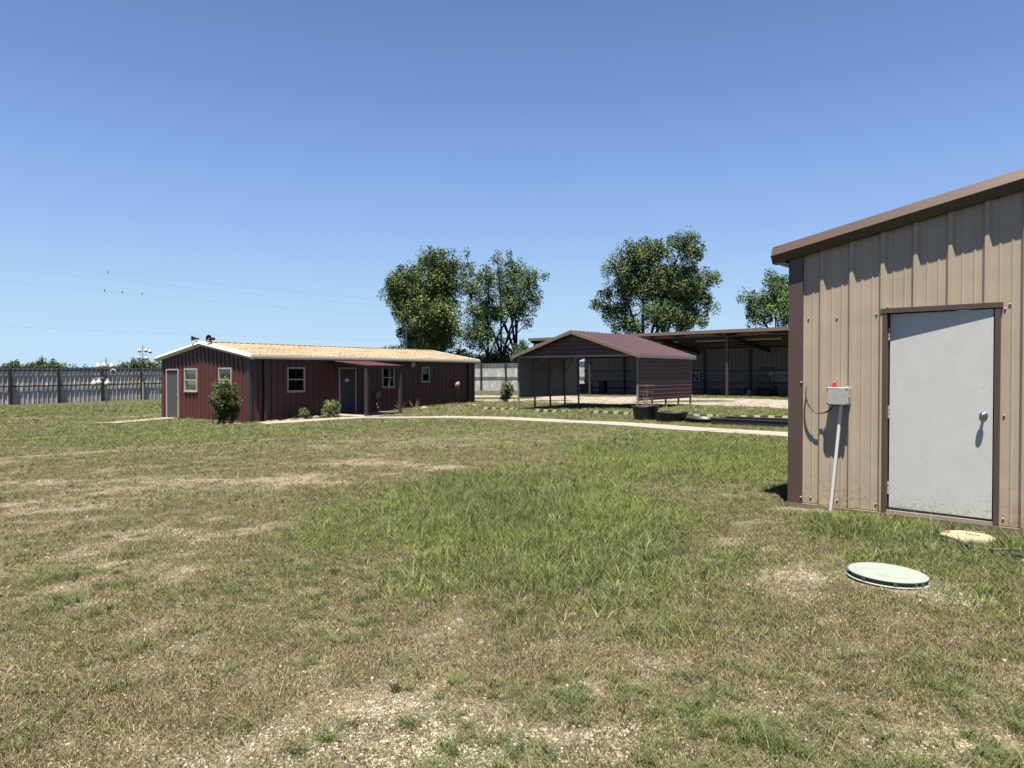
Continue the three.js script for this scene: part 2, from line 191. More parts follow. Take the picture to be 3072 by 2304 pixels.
{
  const lines = (lo, hi, s, a, b) => { const l = []; for (let x = lo; x <= hi + 1e-6; x += s) l.push(x); let d = s; let x = lo; const pre = []; while (x > a) { d *= 1.22; x -= d; pre.unshift(x); } x = hi; d = s; while (x < b) { d *= 1.22; x += d; l.push(x); } return [...pre, ...l]; };
  const xs = lines(-14, 10, 0.16, -900, 900), fs = lines(2, 22, 0.16, -120, 1500), P = [], C = [], U = [], I = [];
  for (const F of fs) for (const X of xs) {
    const near = 1 - sstep(20, 40, Math.hypot(X, F)), y = gh(X, F) + near * ((fbm(X * 1.7, F * 1.7, 3) - 0.5) * 0.03);
    P.push(X, y, -F); U.push(X / 2.4, F / 2.4);
    const g = greenAt(X, F), bare = F > 1 && F < 45 ? Math.max(bareAt(X, F), trackAt(X, F) * 0.9) : 0, st = stonyAt(X, F), n = fbm(X * 0.9 + 11, F * 0.9, 4, 0, 31), far = sstep(14, 26, F);
    let c = [lerp(0.155, 0.235, n), lerp(0.128, 0.195, n), lerp(0.07, 0.112, n)];                                       // dead thatch over brown soil
    const gr = [lerp(0.175, 0.145, g), lerp(0.17, 0.175, g), lerp(0.055, 0.038, g)], k = clamp(lerp(0.25, 0.85, far) * (0.45 + g));
    c = c.map((v, i) => lerp(v, gr[i], k));
    const sand = [lerp(0.56, 0.72, n), lerp(0.48, 0.63, n), lerp(0.34, 0.46, n)]; c = c.map((v, i) => lerp(v, sand[i] * 1.12, clamp(bare)));
    c = c.map((v, i) => lerp(v, [0.55, 0.5, 0.43][i], st * 0.22)); const lu = lushAt(X, F) * (1 - far); c = c.map((v, i) => lerp(v, [0.06, 0.075, 0.026][i], lu * 0.75));  // lush patches: shade between the blades put into the ground colour
    C.push(...c.map((v) => v * 0.55));
  }
  const nx = xs.length; for (let j = 0; j < fs.length - 1; j++) for (let i = 0; i < nx - 1; i++) { const a = j * nx + i, b = a + 1, c = a + nx, d = c + 1; I.push(a, b, d, a, d, c); }
  const g = new THREE.BufferGeometry(); g.setAttribute('position', new THREE.Float32BufferAttribute(P, 3)); g.setAttribute('color', new THREE.Float32BufferAttribute(C, 3)); g.setAttribute('uv', new THREE.Float32BufferAttribute(U, 2)); g.setIndex(I); g.computeVertexNormals();
  setting('ground', g, new THREE.MeshStandardMaterial({ vertexColors: true, map: soilTex, bumpMap: soilTex, bumpScale: 0.012, roughness: 1, side: THREE.DoubleSide }));
}
// a sheet that follows the land inside an outline
function landSheet(poly, step, dy, edge = 0) {
  let x0 = 1e9, x1 = -1e9, f0 = 1e9, f1 = -1e9; for (const [x, f] of poly) { x0 = Math.min(x0, x); x1 = Math.max(x1, x); f0 = Math.min(f0, f); f1 = Math.max(f1, f); }
  const L = [], U = [], ok = (x, f) => inPoly(x + (fbm(x * 0.8, f * 0.8, 3) - 0.5) * edge, f + (fbm(x * 0.8 + 7, f * 0.8, 3) - 0.5) * edge, poly), p = (x, f) => [x, gh(x, f) + dy, -f];
  for (let f = f0; f < f1; f += step) for (let x = x0; x < x1; x += step) if (ok(x + step / 2, f + step / 2)) { L.push([p(x, f), p(x + step, f), p(x + step, f + step), p(x, f + step)]); U.push([[x / 2, f / 2], [(x + step) / 2, f / 2], [(x + step) / 2, (f + step) / 2], [x / 2, (f + step) / 2]]); }
  return quads(L, U);
}
const gravelTex = texture(512, 512, (u, v, i, j) => { const a = tile(u, v, 100, 100, 3), b = tile(u, v, 8, 8, 3, 4), s = 150 + 150 * (a - 0.5) + 70 * (b - 0.5) + (hash(i, j) > 0.93 ? 40 : 0); return [s + 7, s + 2, s - 3]; });
setting('gravel_drive', landSheet(DRIVE, 0.3, 0.006, 2.6), new THREE.MeshStandardMaterial({ map: gravelTex, bumpMap: gravelTex, bumpScale: 0.02, color: rgb(0.48, 0.465, 0.435), roughness: 1, side: THREE.DoubleSide }));

// ---------------------------------------------------------------- concrete path, cast in bays
const concTex = texture(512, 512, (u, v, i, j) => { const a = tile(u, v, 12, 12, 4), b = hash(i, j, 2), s = 206 + 46 * (a - 0.5) + 14 * (b - 0.5) - (b > 0.985 ? 40 : 0); return [s + 4, s, s - 9]; });
const concrete = mat(0.52, 0.505, 0.475, 0.9, { map: concTex, bumpMap: concTex, bumpScale: 0.003 });
const slabConcrete = mat(0.3, 0.25, 0.2, 0.95, { map: concTex });
{
  const path = setting('concrete_path'), N = 18, pts = pathCurve.getSpacedPoints(N * 6), hw = 0.6, top = 0.035;
  for (let b = 0; b < N; b++) {
    const L = [], U = [], ring = [];
    for (let k = 0; k <= 6; k++) {
      const i = b * 6 + k, p = pts[i], q = pts[Math.min(i + 1, pts.length - 1)], o = pts[Math.max(i - 1, 0)], dx = q.x - o.x, df = q.z - o.z, l = Math.hypot(dx, df), gap = k === 0 ? 0.012 : k === 6 ? -0.012 : 0;
      const cx = p.x + dx / l * gap, cf = p.z + df / l * gap, y = gh(cx, cf) + top + (hash(b, 3) - 0.5) * 0.012;
      ring.push([[cx - df / l * hw, y, -(cf + dx / l * hw)], [cx + df / l * hw, y, -(cf - dx / l * hw)]]);
    }
    const dn = (p) => [p[0], p[1] - 0.12, p[2]];
    for (let k = 0; k < 6; k++) { const [a, c] = ring[k], [e, g] = ring[k + 1], t = (k + b * 6) * 0.3; L.push([a, c, g, e]); U.push([[0, t], [1.5, t], [1.5, t + 0.3], [0, t + 0.3]]); L.push([dn(a), a, e, dn(e)], [c, dn(c), dn(g), g]); U.push([[0, t], [0.1, t], [0.1, t + 0.3], [0, t + 0.3]], [[0, t], [0.1, t], [0.1, t + 0.3], [0, t + 0.3]]); }
    for (const [a, c] of [ring[0], ring[6]]) { L.push([a, c, dn(c), dn(a)]); U.push([[0, 0], [1.5, 0], [1.5, 0.1], [0, 0.1]]); }
    part('slab', quads(L, U), concrete, path);
  }
  const w = setting('walkway'), a = toWorld(-6.4, 0.1, RED), d = [[-0.25, 0], [0.62, 0]];            // strip that leads off from the gable door of the red building
  const tip = [-15.9, 26.9], L = []; const n = 7; for (let k = 0; k < n; k++) { const t0 = k / n, t1 = (k + 1) / n - 0.006, p = (t, s) => { const X = lerp(a[0] - 0.1, tip[0], t) + s, F = lerp(a[1], tip[1], t); return [X, gh(X, F) + 0.035, -F]; }; L.push([p(t0, -0.1), p(t0, 0.95), p(t1, 0.95), p(t1, -0.1)]); }
  L.forEach((q) => part('slab', quads([q]), concrete, w));
}
// ---------------------------------------------------------------- building materials
const paintTex = (seed, amp, speck = 0.0) => texture(256, 256, (u, v, i, j) => { const a = tile(u, v, 10, 10, 4, seed), b = hash(i, j, seed), s = 232 + amp * (a - 0.5) * 2 + 7 * (b - 0.5) - (b > 1 - speck ? 45 : 0); return [s, s, s]; });
const fineTex = paintTex(3, 8), wornTex = paintTex(4, 20, 0.004);
// tan wall sheets: clean paint with soil splashed up from the ground in grainy blots along the foot
const tanTex = texture(512, 1024, (u, v, i, j) => { const y = v * 4.2, a = tile(u, v, 17, 34, 4, 8), n = tile(u, v, 73, 146, 4, 2), run = tile(u, v, 102, 11, 3, 6); const k = clamp((n * 1.25 + run * 0.25 - 0.36 - y * 1.1) * 2.6) * 0.42; const s = 236 + 16 * (a - 0.5) + 6 * (hash(i, j) - 0.5); return [lerp(s, 184, k), lerp(s, 156, k), lerp(s, 108, k)]; });
tanTex.repeat.set(1 / 3, 1 / 4.2);
const redTex = texture(512, 512, (u, v, i, j) => { const a = tile(u, v, 12, 12, 4, 61), b = tile(u, v, 100, 4, 4, 62), c = clamp((tile(u, v, 42, 20, 4, 63) - 0.66) * 6), s = 226 + 34 * (a - 0.5) + 44 * (b - 0.5) + 7 * (hash(i, j, 9) - 0.5); return [s + 14 * c, s + 26 * c, s + 26 * c]; }); redTex.repeat.set(0.3, 0.22);
const oilTex = texture(256, 256, (u, v, i, j) => { const s = 255 * tile(u, v, 4, 6, 2, 71); return [s, s, s]; }, false); oilTex.repeat.set(0.7, 0.35);
const M = {
  tan: mat(0.57, 0.492, 0.392, 0.45, { map: tanTex, bumpMap: oilTex, bumpScale: 0.006 }), tanDeep: mat(0.57, 0.495, 0.4, 0.5, { map: fineTex }), brown: mat(0.125, 0.083, 0.072, 0.42, { map: fineTex }),
  red: mat(0.13, 0.033, 0.03, 0.5, { map: redTex, bumpMap: oilTex, bumpScale: 0.006 }), redSide: mat(0.13, 0.033, 0.03, 0.5, { map: redTex, bumpMap: oilTex, bumpScale: 0.006 }), trimWhite: mat(0.86, 0.83, 0.79, 0.5, { map: fineTex }), frameWhite: mat(0.5, 0.47, 0.43, 0.5),
  greyDoor: mat(0.09, 0.092, 0.105, 0.5, { map: fineTex }), slate: mat(0.042, 0.042, 0.048, 0.5), dark: mat(0.03, 0.028, 0.028, 0.6), black: mat(0.016, 0.016, 0.017, 0.5), steel: mat(0.55, 0.55, 0.54, 0.22, { metalness: 1 }),
  wine: mat(0.1, 0.034, 0.046, 0.5, { map: fineTex }), wineGloss: new THREE.MeshPhysicalMaterial({ color: rgb(0.1 * ALB, 0.034 * ALB, 0.046 * ALB), map: fineTex, roughness: 0.5, clearcoat: 1, clearcoatRoughness: 0.25, side: THREE.DoubleSide }), galvIn: mat(0.34, 0.34, 0.345, 0.5, { map: fineTex }), tube: mat(0.3, 0.25, 0.2, 0.5), 
  shedWall: mat(0.27, 0.25, 0.21, 0.6, { map: wornTex }), shedSteel: mat(0.09, 0.066, 0.057, 0.55, { map: wornTex }), shedDark: mat(0.025, 0.023, 0.022, 0.7), awnRoof: new THREE.MeshPhysicalMaterial({ color: rgb(0.13 * ALB, 0.033 * ALB, 0.03 * ALB), map: redTex, roughness: 0.4, clearcoat: 1, clearcoatRoughness: 0.25, side: THREE.DoubleSide }),
  glass: new THREE.MeshPhysicalMaterial({ color: rgb(0.9, 0.95, 0.93), transmission: 1, thickness: 0, roughness: 0.02, ior: 1.5, side: THREE.DoubleSide }), blind: mat(0.4, 0.4, 0.38, 0.8), bulb: mat(0.55, 0.55, 0.53, 0.35), pvc: mat(0.8, 0.82, 0.84, 0.4), cable: mat(0.07, 0.07, 0.07, 0.45),
};
M.fence = [0, 1, 2].map((k) => { const t = texture(256, 512, (u, v, i, j) => { const a = tile(u, v, 8, 4, 4, 20 + k), b = tile(u, v, 28, 5, 3, 30 + k), c = tile(u, v, 5, 10, 3, 40 + k); let s = 150 + 30 * (a - 0.5) + 24 * (c - 0.5); const w = clamp((b - 0.66) * 9) * clamp((c - 0.46) * 8); s = lerp(s, 232, w * 0.8); return [s, s, s + 1]; }); t.repeat.set(0.6, 0.4); return mat(1.75, 1.75, 1.75, 0.5, { map: t }); });
// weathered roof of the red building: ochre lichen and dust over the sheets, lying in long irregular streaks
const roofTex = texture(1024, 256, (u, v, i, j) => { const a = tile(u, v, 15, 28, 5, 1), b = tile(u, v, 114, 28, 4, 2), c = clamp((tile(u, v, 12, 21, 4, 5) - 0.52) * 5); const k = clamp(0.5 + (a - 0.5) * 2 + (b - 0.5) * 0.9); let r = lerp(200, 230, k), g = lerp(178, 213, k), l = lerp(142, 188, k); r = lerp(r, 168, c * 0.7); g = lerp(g, 132, c * 0.7); l = lerp(l, 84, c * 0.7); return [r, g, l]; });
roofTex.repeat.set(1 / 14, 1 / 3.6);
M.ochreRoof = mat(0.46, 0.47, 0.46, 0.8, { map: roofTex });

function window2(parent, M4, x0, x1, y0, y1, o = {}) {                   // sash window: frame, panes, meeting rail, sill
  const w = sub('window', parent), f = o.f ?? 0.055, ym = o.single ? null : lerp(y0, y1, 0.5);
  part('frame', merge([boxAt(x0, x0 + f, y0, y1, -0.03, 0.05), boxAt(x1 - f, x1, y0, y1, -0.03, 0.05), boxAt(x0 + f, x1 - f, y1 - f, y1, -0.03, 0.05), boxAt(x0 + f, x1 - f, y0, y0 + f, -0.03, 0.05)]), M.frameWhite, w);
  part('sill', boxAt(x0 - 0.02, x1 + 0.02, y0 - 0.03, y0 - 0.002, -0.02, 0.075), M.frameWhite, w);
  if (ym) part('meeting_rail', boxAt(x0 + f, x1 - f, ym - 0.022, ym + 0.022, -0.01, 0.035), M.frameWhite, w);
  const pane = (a, b, z) => part('pane', boxAt(x0 + f, x1 - f, a, b, z, z + 0.004), M.glass, w);
  if (ym) { pane(y0 + f, ym - 0.022, 0.004); pane(ym + 0.022, y1 - f, 0.014); } else pane(y0 + f, y1 - f, 0.01);
  if (o.blind) { const [a, b, c, d] = o.blind; part('blind', boxAt(lerp(x0 + f, x1 - f, a), lerp(x0 + f, x1 - f, b), lerp(y0 + f, y1 - f, c), lerp(y0 + f, y1 - f, d), -0.075, -0.07), M.blind, w); }
  w.applyMatrix4(M4); return w;
}
const CUFF = (h1, h2, out) => [[0, h1 + h2], [out, h2], [0, 0], [-0.12, 0], [-0.12, h1 + h2]];      // folded edge trim: upper face leans out, lower face folds back under

// ---------------------------------------------------------------- tan building at the right
{
  const b = thing('metal_barn', 'tan ribbed metal building with brown trim and a pale steel door', 'building', [BARN[0], 0, -BARN[1]], BARN[2]);
  const W = 9.15, D = 10, SL = 0.197, yt = (x) => 2.985 + SL * Math.min(x, W - x), base = 0.196, I4 = new THREE.Matrix4();
  const dx0 = 0.955, dx1 = 1.955, dTop = 2.315;
  sheetWall(b, M.tan, I4, 0.02, W, CONST(base), yt, [[dx0, dx1, 0, dTop]], { phase: 0.022, minor: 0.006, h: 0.032, breaks: [W / 2], seed: 1 });
  sheetWall(b, M.tanDeep, place(0, 0, -D, -Math.PI / 2), 0, D, CONST(base), CONST(2.985), [], { phase: 0.1, seed: 2, h: 0.03 });
  sheetWall(b, M.tanDeep, place(W, 0, 0, Math.PI / 2), 0, D, CONST(base), CONST(2.93), [], { seed: 3 });
  sheetWall(b, M.tanDeep, place(W, 0, -D, Math.PI), 0, W, CONST(base), yt, [], { breaks: [W / 2], seed: 4 });
  part('slab', boxAt(-0.045, W + 0.05, -0.35, 0.189, -D - 0.05, 0.05), slabConcrete, b);
  part('corner_trim', merge([boxAt(-0.03, 0.125, base, 2.96, 0.003, 0.042), boxAt(-0.035, -0.004, base, 2.96, -0.15, 0.003)]), M.brown, b);
  // roof, with folded trim along the gable and the eaves
  const top = (x) => yt(x) + 0.12, sl = Math.hypot(1, SL), half = W / 2 + 0.19;
  for (const s of [-1, 1]) {
    const g4 = new THREE.Matrix4().makeBasis(V(0, 0, -s), V(-s / sl, SL / sl, 0), V(s * SL / sl, 1 / sl, 0)); g4.setPosition(s < 0 ? -0.19 : W + 0.19, top(-0.19), s > 0 ? 0.09 : -D - 0.1);
    const len = half * sl; sheetWall(b, M.brown, g4, 0, D + 0.19, CONST(0), CONST(len), [], { name: 'roof_panel', seed: 9 });
  }
  const rz = 0.09;
  for (const [x0, x1] of [[-0.2, W / 2], [W + 0.2, W / 2]]) part('rake_trim', sweep(CUFF(0.105, 0.085, 0.05), V(x0, 2.938 + SL * (x0 < 1 ? x0 : W - x0), rz), V(x1, 2.938 + SL * W / 2, rz), V(0, 0, 1), V(0, 1, 0)), M.brown, b);
  for (const s of [-1, 1]) part('eave_trim', sweep(CUFF(0.105, 0.085, 0.05), V(s < 0 ? -0.17 : W + 0.17, 2.9, 0.1), V(s < 0 ? -0.17 : W + 0.17, 2.9, -D - 0.1), V(s, 0, 0), V(0, 1, 0)), M.brown, b);
  part('soffit', merge([-1, 1].map((s) => sweep([[0.034, 0], [0.088, 0], [0.088, 0.02], [0.034, 0.02]], V(s < 0 ? -0.15 : W + 0.15, 2.95 - SL * 0.15, 0.001), V(W / 2, 2.95 + SL * W / 2, 0.001), V(0, 0, 1), V(0, 1, 0)))), M.slate, b);
  // door
  const d = sub('door', b), x0 = 0.998, x1 = 1.912, y0 = 0.244, y1 = 2.268;
  const specks = (() => { const r = rng(77), s = []; for (let k = 0; k < 520; k++) { const v = Math.pow(r(), 2.1); s.push([r(), v, 0.0010 + r() * r() * 0.0032, 90 + r() * 70]); } return texture(512, 1024, (() => { const img = new Float32Array(512 * 1024 * 3); for (let j = 0; j < 1024; j++) for (let i = 0; i < 512; i++) { const n = 234 + 10 * (fbm(i / 60, j / 60, 4, 0, 2) - 0.5) + 6 * (hash(i, j) - 0.5), sp = clamp((fbm(i / 9, j / 9, 4, 0, 8) * 1.3 - 0.5 - j / 1024 * 3.2) * 2); img[(j * 512 + i) * 3] = n - 26 * sp; img[(j * 512 + i) * 3 + 1] = n - 36 * sp; img[(j * 512 + i) * 3 + 2] = n - 56 * sp; } for (const [u, v, rad, c] of s) { const R = rad * 512, cx = u * 512, cy = v * 1024; for (let y = -3; y <= 3; y++) for (let x = -3; x <= 3; x++) if (x * x + y * y <= R * R + 0.3) { const i = (cx + x) | 0, j = (cy + y) | 0; if (i >= 0 && j >= 0 && i < 512 && j < 1024) for (let k = 0; k < 3; k++) img[(j * 512 + i) * 3 + k] = c; } } return (u, v, i, j) => [img[(j * 512 + i) * 3], img[(j * 512 + i) * 3 + 1], img[(j * 512 + i) * 3 + 2]]; })()); })();
  const swing = (g) => g.translate(-x0, 0, 0).rotateY(-0.058).translate(x0, 0, -0.035);                                 // the leaf stands slightly ajar
  part('leaf', swing(rbox(x1 - x0, y1 - y0, 0.045, 0.004, (x0 + x1) / 2, (y0 + y1) / 2, -0.0225)), mat(0.78, 0.83, 0.85, 0.45, { map: specks }), d);
  part('jamb', boxAt(0.942, 0.986, 0.19, dTop, -0.1, 0.036), M.brown, d); part('jamb', boxAt(1.922, 1.968, 0.07, dTop, -0.1, 0.036), M.brown, d);
  part('header', boxAt(0.925, 1.985, dTop - 0.038, dTop + 0.012, -0.098, 0.04), M.brown, d);
  part('threshold', boxAt(0.99, 1.92, 0.191, 0.222, -0.12, 0.03), mat(0.35, 0.31, 0.28, 0.5), d);
  part('weather_strip', boxAt(0.99, 1.92, 0.223, 0.243, -0.03, 0.0), M.black, d);
  const knob = part('knob', lathe([[0, 0.074], [0.017, 0.074], [0.027, 0.066], [0.03, 0.054], [0.027, 0.042], [0.014, 0.032], [0.012, 0.012], [0.034, 0.008], [0.036, 0]], 28).rotateX(Math.PI / 2), M.steel, d); knob.position.set(1.838, 1.243, 0.0135); knob.rotation.y = -0.058;
  for (const y of [2.06, 1.245, 0.45]) part('hinge', merge([-0.045, 0, 0.045].map((k) => { const g = new THREE.CylinderGeometry(0.009, 0.009, 0.038, 10); g.translate(0.993, y + k, -0.022); return g; })), M.frameWhite, d);
  const sg = merge([new THREE.SphereGeometry(0.0085, 8, 6).scale(1, 1, 0.9), new THREE.CylinderGeometry(0.011, 0.011, 0.003, 10).rotateX(Math.PI / 2)]), sm = mat(0.5, 0.43, 0.34, 0.45);
  for (const [x, y, z] of [[0.179, 2.266], [0.481, 2.258], [0.878, 2.276], [1.873, 2.345], [0.985, 2.345], [2.0, 2.264], [2.037, 2.307], [2.34, 2.31], [0.213, 0.262], [0.497, 0.262], [0.883, 0.27], [2.0, 0.262], [0.12, 1.55, 0.05], [0.12, 0.26, 0.05], [2.34, 0.26], [2.0, 1.25]]) { const s = part('screw', sg, sm, b); s.position.set(x, y, z ?? 0.006); }
  // alarm box with its conduit and cable
  const a = thing('alarm_box', 'grey pump alarm box with a red light on the tan wall', 'electrical box', [BARN[0], 0, -BARN[1]], BARN[2]);
  const grey = mat(0.56, 0.57, 0.57, 0.45, { map: wornTex });
  part('housing', rbox(0.21, 0.18, 0.1, 0.01, 0.534, 1.405, 0.075), grey, a);
  part('lid', rbox(0.222, 0.19, 0.028, 0.008, 0.534, 1.406, 0.139), grey, a);
  for (const [x, y] of [[0.436, 1.484], [0.632, 1.484], [0.436, 1.328], [0.632, 1.328]]) part('screw', new THREE.CylinderGeometry(0.006, 0.006, 0.006, 8).rotateX(Math.PI / 2).translate(x, y, 0.155), M.slate, a);
  part('hinge', merge([1.44, 1.405, 1.37].map((y) => new THREE.CylinderGeometry(0.007, 0.007, 0.026, 8).translate(0.421, y, 0.12))), M.slate, a);
  part('latch', merge([box(0.03, 0.02, 0.012, 0.655, 1.405, 0.13), box(0.008, 0.05, 0.02, 0.648, 1.405, 0.115)]), grey, a);
  part('red_light', lathe([[0, 0.058], [0.012, 0.057], [0.019, 0.05], [0.024, 0.006], [0.026, 0], [0.0, 0]], 20).translate(0.483, 1.5, 0.08), new THREE.MeshPhysicalMaterial({ color: rgb(0.3, 0.016, 0.013), roughness: 0.25, clearcoat: 0.5 }), a);
  part('mounting_tab', box(0.03, 0.02, 0.012, 0.6, 1.51, 0.04), grey, a);
  part('conduit', rod(V(0.552, 1.32, 0.075), V(0.452, 0.08, 0.11), 0.0175, 0.0175, 16), M.pvc, a);
  part('cable', pipe([V(0.172, 1.5, 0.03), V(0.17, 1.44, 0.055), V(0.182, 1.37, 0.07), V(0.22, 1.285, 0.08), V(0.295, 1.22, 0.085), V(0.385, 1.222, 0.085), V(0.445, 1.262, 0.08), V(0.475, 1.32, 0.075)], 0.009, 40), M.cable, a);
}

// ---------------------------------------------------------------- long dark red building
{
  const b = thing('red_building', 'long low dark red metal building with an ochre weathered roof', 'building', [RED[0], 0, -RED[1]], RED[2]);
  const W = RED_W, L = RED_L, ridge = 2.985, SL = 0.165, yb = CONST(-0.5), roofY = (x) => ridge - SL * Math.abs(x + W / 2), yt = (x) => roofY(x) - 0.06, I4 = new THREE.Matrix4(), side = place(0, 0, 0, Math.PI / 2);
  sheetWall(b, M.red, I4, -W, 0, yb, yt, [[-6.31, -5.29, -1, 1.84], [-4.78, -3.77, 0.87, 1.86], [-2.12, -1.18, 0.9, 1.88]], { phase: 0.12, minor: 0, h: 0.05, breaks: [-W / 2], seed: 11 });
  sheetWall(b, M.redSide, side, 0, L, yb, CONST(2.37), [[1.74, 2.63, 0.885, 1.9], [4.46, 5.46, -1, 1.91], [7.06, 7.87, 0.975, 1.92], [9.76, 10.35, 1.215, 1.98]], { phase: 0.1, h: 0.045, seed: 12 });
  sheetWall(b, M.redSide, place(-W, 0, -L, -Math.PI / 2), 0, L, yb, CONST(2.37), [], { seed: 13 });
  sheetWall(b, M.redSide, place(0, 0, -L, Math.PI), 0, W, yb, (x) => yt(-x), [], { breaks: [W / 2], seed: 14 });
  part('floor', boxAt(-W + 0.05, -0.05, -0.6, -0.24, -L + 0.05, -0.05), slabConcrete, b);
  const o = 0.3, oz = 0.1, sl = Math.hypot(1, SL), half = W / 2 + o;
  for (const s of [-1, 1]) {
    const g4 = new THREE.Matrix4().makeBasis(V(0, 0, -s), V(-s / sl, SL / sl, 0), V(s * SL / sl, 1 / sl, 0).multiplyScalar(1)); g4.setPosition(s > 0 ? o : -W - o, roofY(o), s > 0 ? oz : -L - oz);
    if (s > 0) sheetWall(b, M.ochreRoof, g4, 0, L + 2 * oz, CONST(0), CONST(half * sl), [], { name: 'roof_panel', h: 0.022, seed: 0, phase: 0.1 });
    else sheetWall(b, M.ochreRoof, g4, 0, L + 2 * oz, CONST(0), CONST(half * sl), [], { name: 'roof_panel', h: 0.022, seed: 0, phase: 0.1 });
  }
  part('ridge_cap', merge([-1, 1].map((s) => sweep([[0, 0.03], [0.16, 0.03 - 0.16 * SL], [0.16, 0.024 - 0.16 * SL], [0, 0.024]], V(-W / 2, ridge, oz), V(-W / 2, ridge, -L - oz), V(s, 0, 0), V(0, 1, 0)))), M.ochreRoof, b);
  for (const z of [oz + 0.01, -L - oz - 0.01]) for (const s of [-1, 1]) part('rake_trim', sweep(CUFF(0.11, 0.1, 0.1), V(s > 0 ? o + 0.04 : -W - o - 0.04, roofY(o + 0.04) - 0.18, z), V(-W / 2, ridge - 0.18, z), V(0, 0, z > 0 ? 1 : -1), V(0, 1, 0)), M.trimWhite, b);
  for (const s of [-1, 1]) part('gutter', sweep([[0, 0.15], [0.1, 0.135], [0.1, 0.06], [0.05, 0], [0, 0]], V(s > 0 ? o - 0.03 : -W - o + 0.03, roofY(o) - 0.16, oz + 0.03), V(s > 0 ? o - 0.03 : -W - o + 0.03, roofY(o) - 0.16, -L - oz - 0.03), V(s, 0, 0), V(0, 1, 0)), M.trimWhite, b);
  for (const [x, z] of [[0, 0], [-W, 0], [0, -L]]) part('corner_trim', merge([boxAt(x ? x - 0.04 : -0.1, x ? x + 0.1 : 0.045, -0.45, 2.36, z ? z - 0.045 : 0.002, z ? z - 0.002 : 0.045), boxAt(x ? x - 0.04 : 0.002, x ? x - 0.002 : 0.045, -0.45, 2.36, z ? z : -0.12, z ? z + 0.12 : 0.002)]), M.slate, b);
  for (const t of [0.66, 13.42]) { const p = sub('downspout', b); part('pipe', boxAt(0.04, 0.11, -0.38 + t * 0.02, 2.2, -t - 0.05, -t + 0.05), M.slate, p); part('elbow', bar(V(0.075, 2.2, -t), V(0.27, 2.27, -t), 0.08), M.slate, p); part('kick', bar(V(0.075, -0.36 + t * 0.022, -t), V(0.27, -0.42 + t * 0.022, -t), 0.08), M.slate, p); }
  // gable end: door and two windows
  const d = sub('door', b);
  part('leaf', boxAt(-6.27, -5.33, -0.36, 1.79, -0.03, 0.01), M.greyDoor, d); part('frame', merge([boxAt(-6.32, -6.27, -0.4, 1.845, -0.04, 0.05), boxAt(-5.33, -5.28, -0.4, 1.845, -0.04, 0.05), boxAt(-6.27, -5.33, 1.79, 1.845, -0.04, 0.05)]), M.frameWhite, d);
  part('transom', boxAt(-6.26, -5.34, 1.62, 1.788, 0.011, 0.018), M.dark, d); part('handle', rod(V(-5.42, 0.66, 0.01), V(-5.42, 0.66, 0.07), 0.03, 0.026, 12, true), M.steel, d);
  window2(b, I4, -4.78, -3.77, 0.87, 1.86, { blind: [0, 1, 0, 1] }); window2(b, I4, -2.12, -1.18, 0.9, 1.88, { blind: [0, 1, 0.1, 0.62] });
  // long side: door, windows, lamp, boxes
  window2(b, side, 1.74, 2.63, 0.885, 1.9); window2(b, side, 7.06, 7.87, 0.975, 1.92, { blind: [0.62, 0.9, 0.2, 1] }); window2(b, side, 9.76, 10.35, 1.215, 1.98, { single: true, blind: [0, 1, 0.5, 1] });
  const e = sub('door', b);
  part('leaf', boxAt(4.52, 5.4, -0.24, 1.85, -0.03, 0.01), mat(0.045, 0.05, 0.065, 0.5, { map: fineTex }), e); part('frame', merge([boxAt(4.46, 4.52, -0.26, 1.91, -0.04, 0.05), boxAt(5.4, 5.46, -0.26, 1.91, -0.04, 0.05), boxAt(4.52, 5.4, 1.85, 1.91, -0.04, 0.05)]), M.frameWhite, e);
  part('knob', new THREE.SphereGeometry(0.035, 14, 10).translate(5.3, 0.8, 0.06), M.steel, e); part('notice', box(0.22, 0.14, 0.006, 4.93, 1.34, 0.016), mat(0.75, 0.75, 0.72, 0.6), e); e.applyMatrix4(side);
  const lamp = sub('wall_lamp', b); part('cap', lathe([[0, 0.12], [0.08, 0.11], [0.115, 0.07], [0.12, 0], [0, 0]], 20).translate(9, 2.1, 0.16), M.bulb, lamp); part('lens', lathe([[0.1, 0], [0.09, -0.1], [0.06, -0.13], [0, -0.13]], 20).translate(9, 2.098, 0.16), mat(0.5, 0.5, 0.47, 0.3), lamp); part('arm', boxAt(8.96, 9.04, 2.09, 2.17, 0.01, 0.06), M.bulb, lamp); lamp.applyMatrix4(side);
  const box1 = sub('utility_box', b); part('cover', box(0.27, 0.24, 0.13, 6.71, 0.62, 0.07), mat(0.24, 0.13, 0.12, 0.5), box1); part('hood', box(0.29, 0.03, 0.16, 6.71, 0.752, 0.085), mat(0.34, 0.25, 0.23, 0.5), box1); part('conduit', rod(V(6.73, 0.5, 0.06), V(6.73, -0.25, 0.06), 0.022), M.slate, box1); part('hose', pipe([V(6.69, 0.5, 0.08), V(6.66, 0.25, 0.11), V(6.6, 0.1, 0.12), V(6.7, 0.02, 0.1), V(6.78, 0.14, 0.08)], 0.016, 24), M.galvIn, box1); box1.applyMatrix4(side);
  const vent = sub('vent_hood', b), ventPaint = mat(0.22, 0.14, 0.13, 0.5); part('drum', lathe([[0.2, 0], [0.21, 0.03], [0.205, 0.26], [0.17, 0.31], [0.15, 0.3], [0.15, 0.06]], 24).rotateX(Math.PI / 2).rotateY(0.75).translate(12.22, 1.02, 0.03), ventPaint, vent); part('pipe', rod(V(12.42, 0.9, 0.1), V(12.42, 0.45, 0.1), 0.035), ventPaint, vent); part('stub', rod(V(12.12, 0.3, 0.08), V(12.12, -0.08, 0.08), 0.03), ventPaint, vent); vent.applyMatrix4(side);
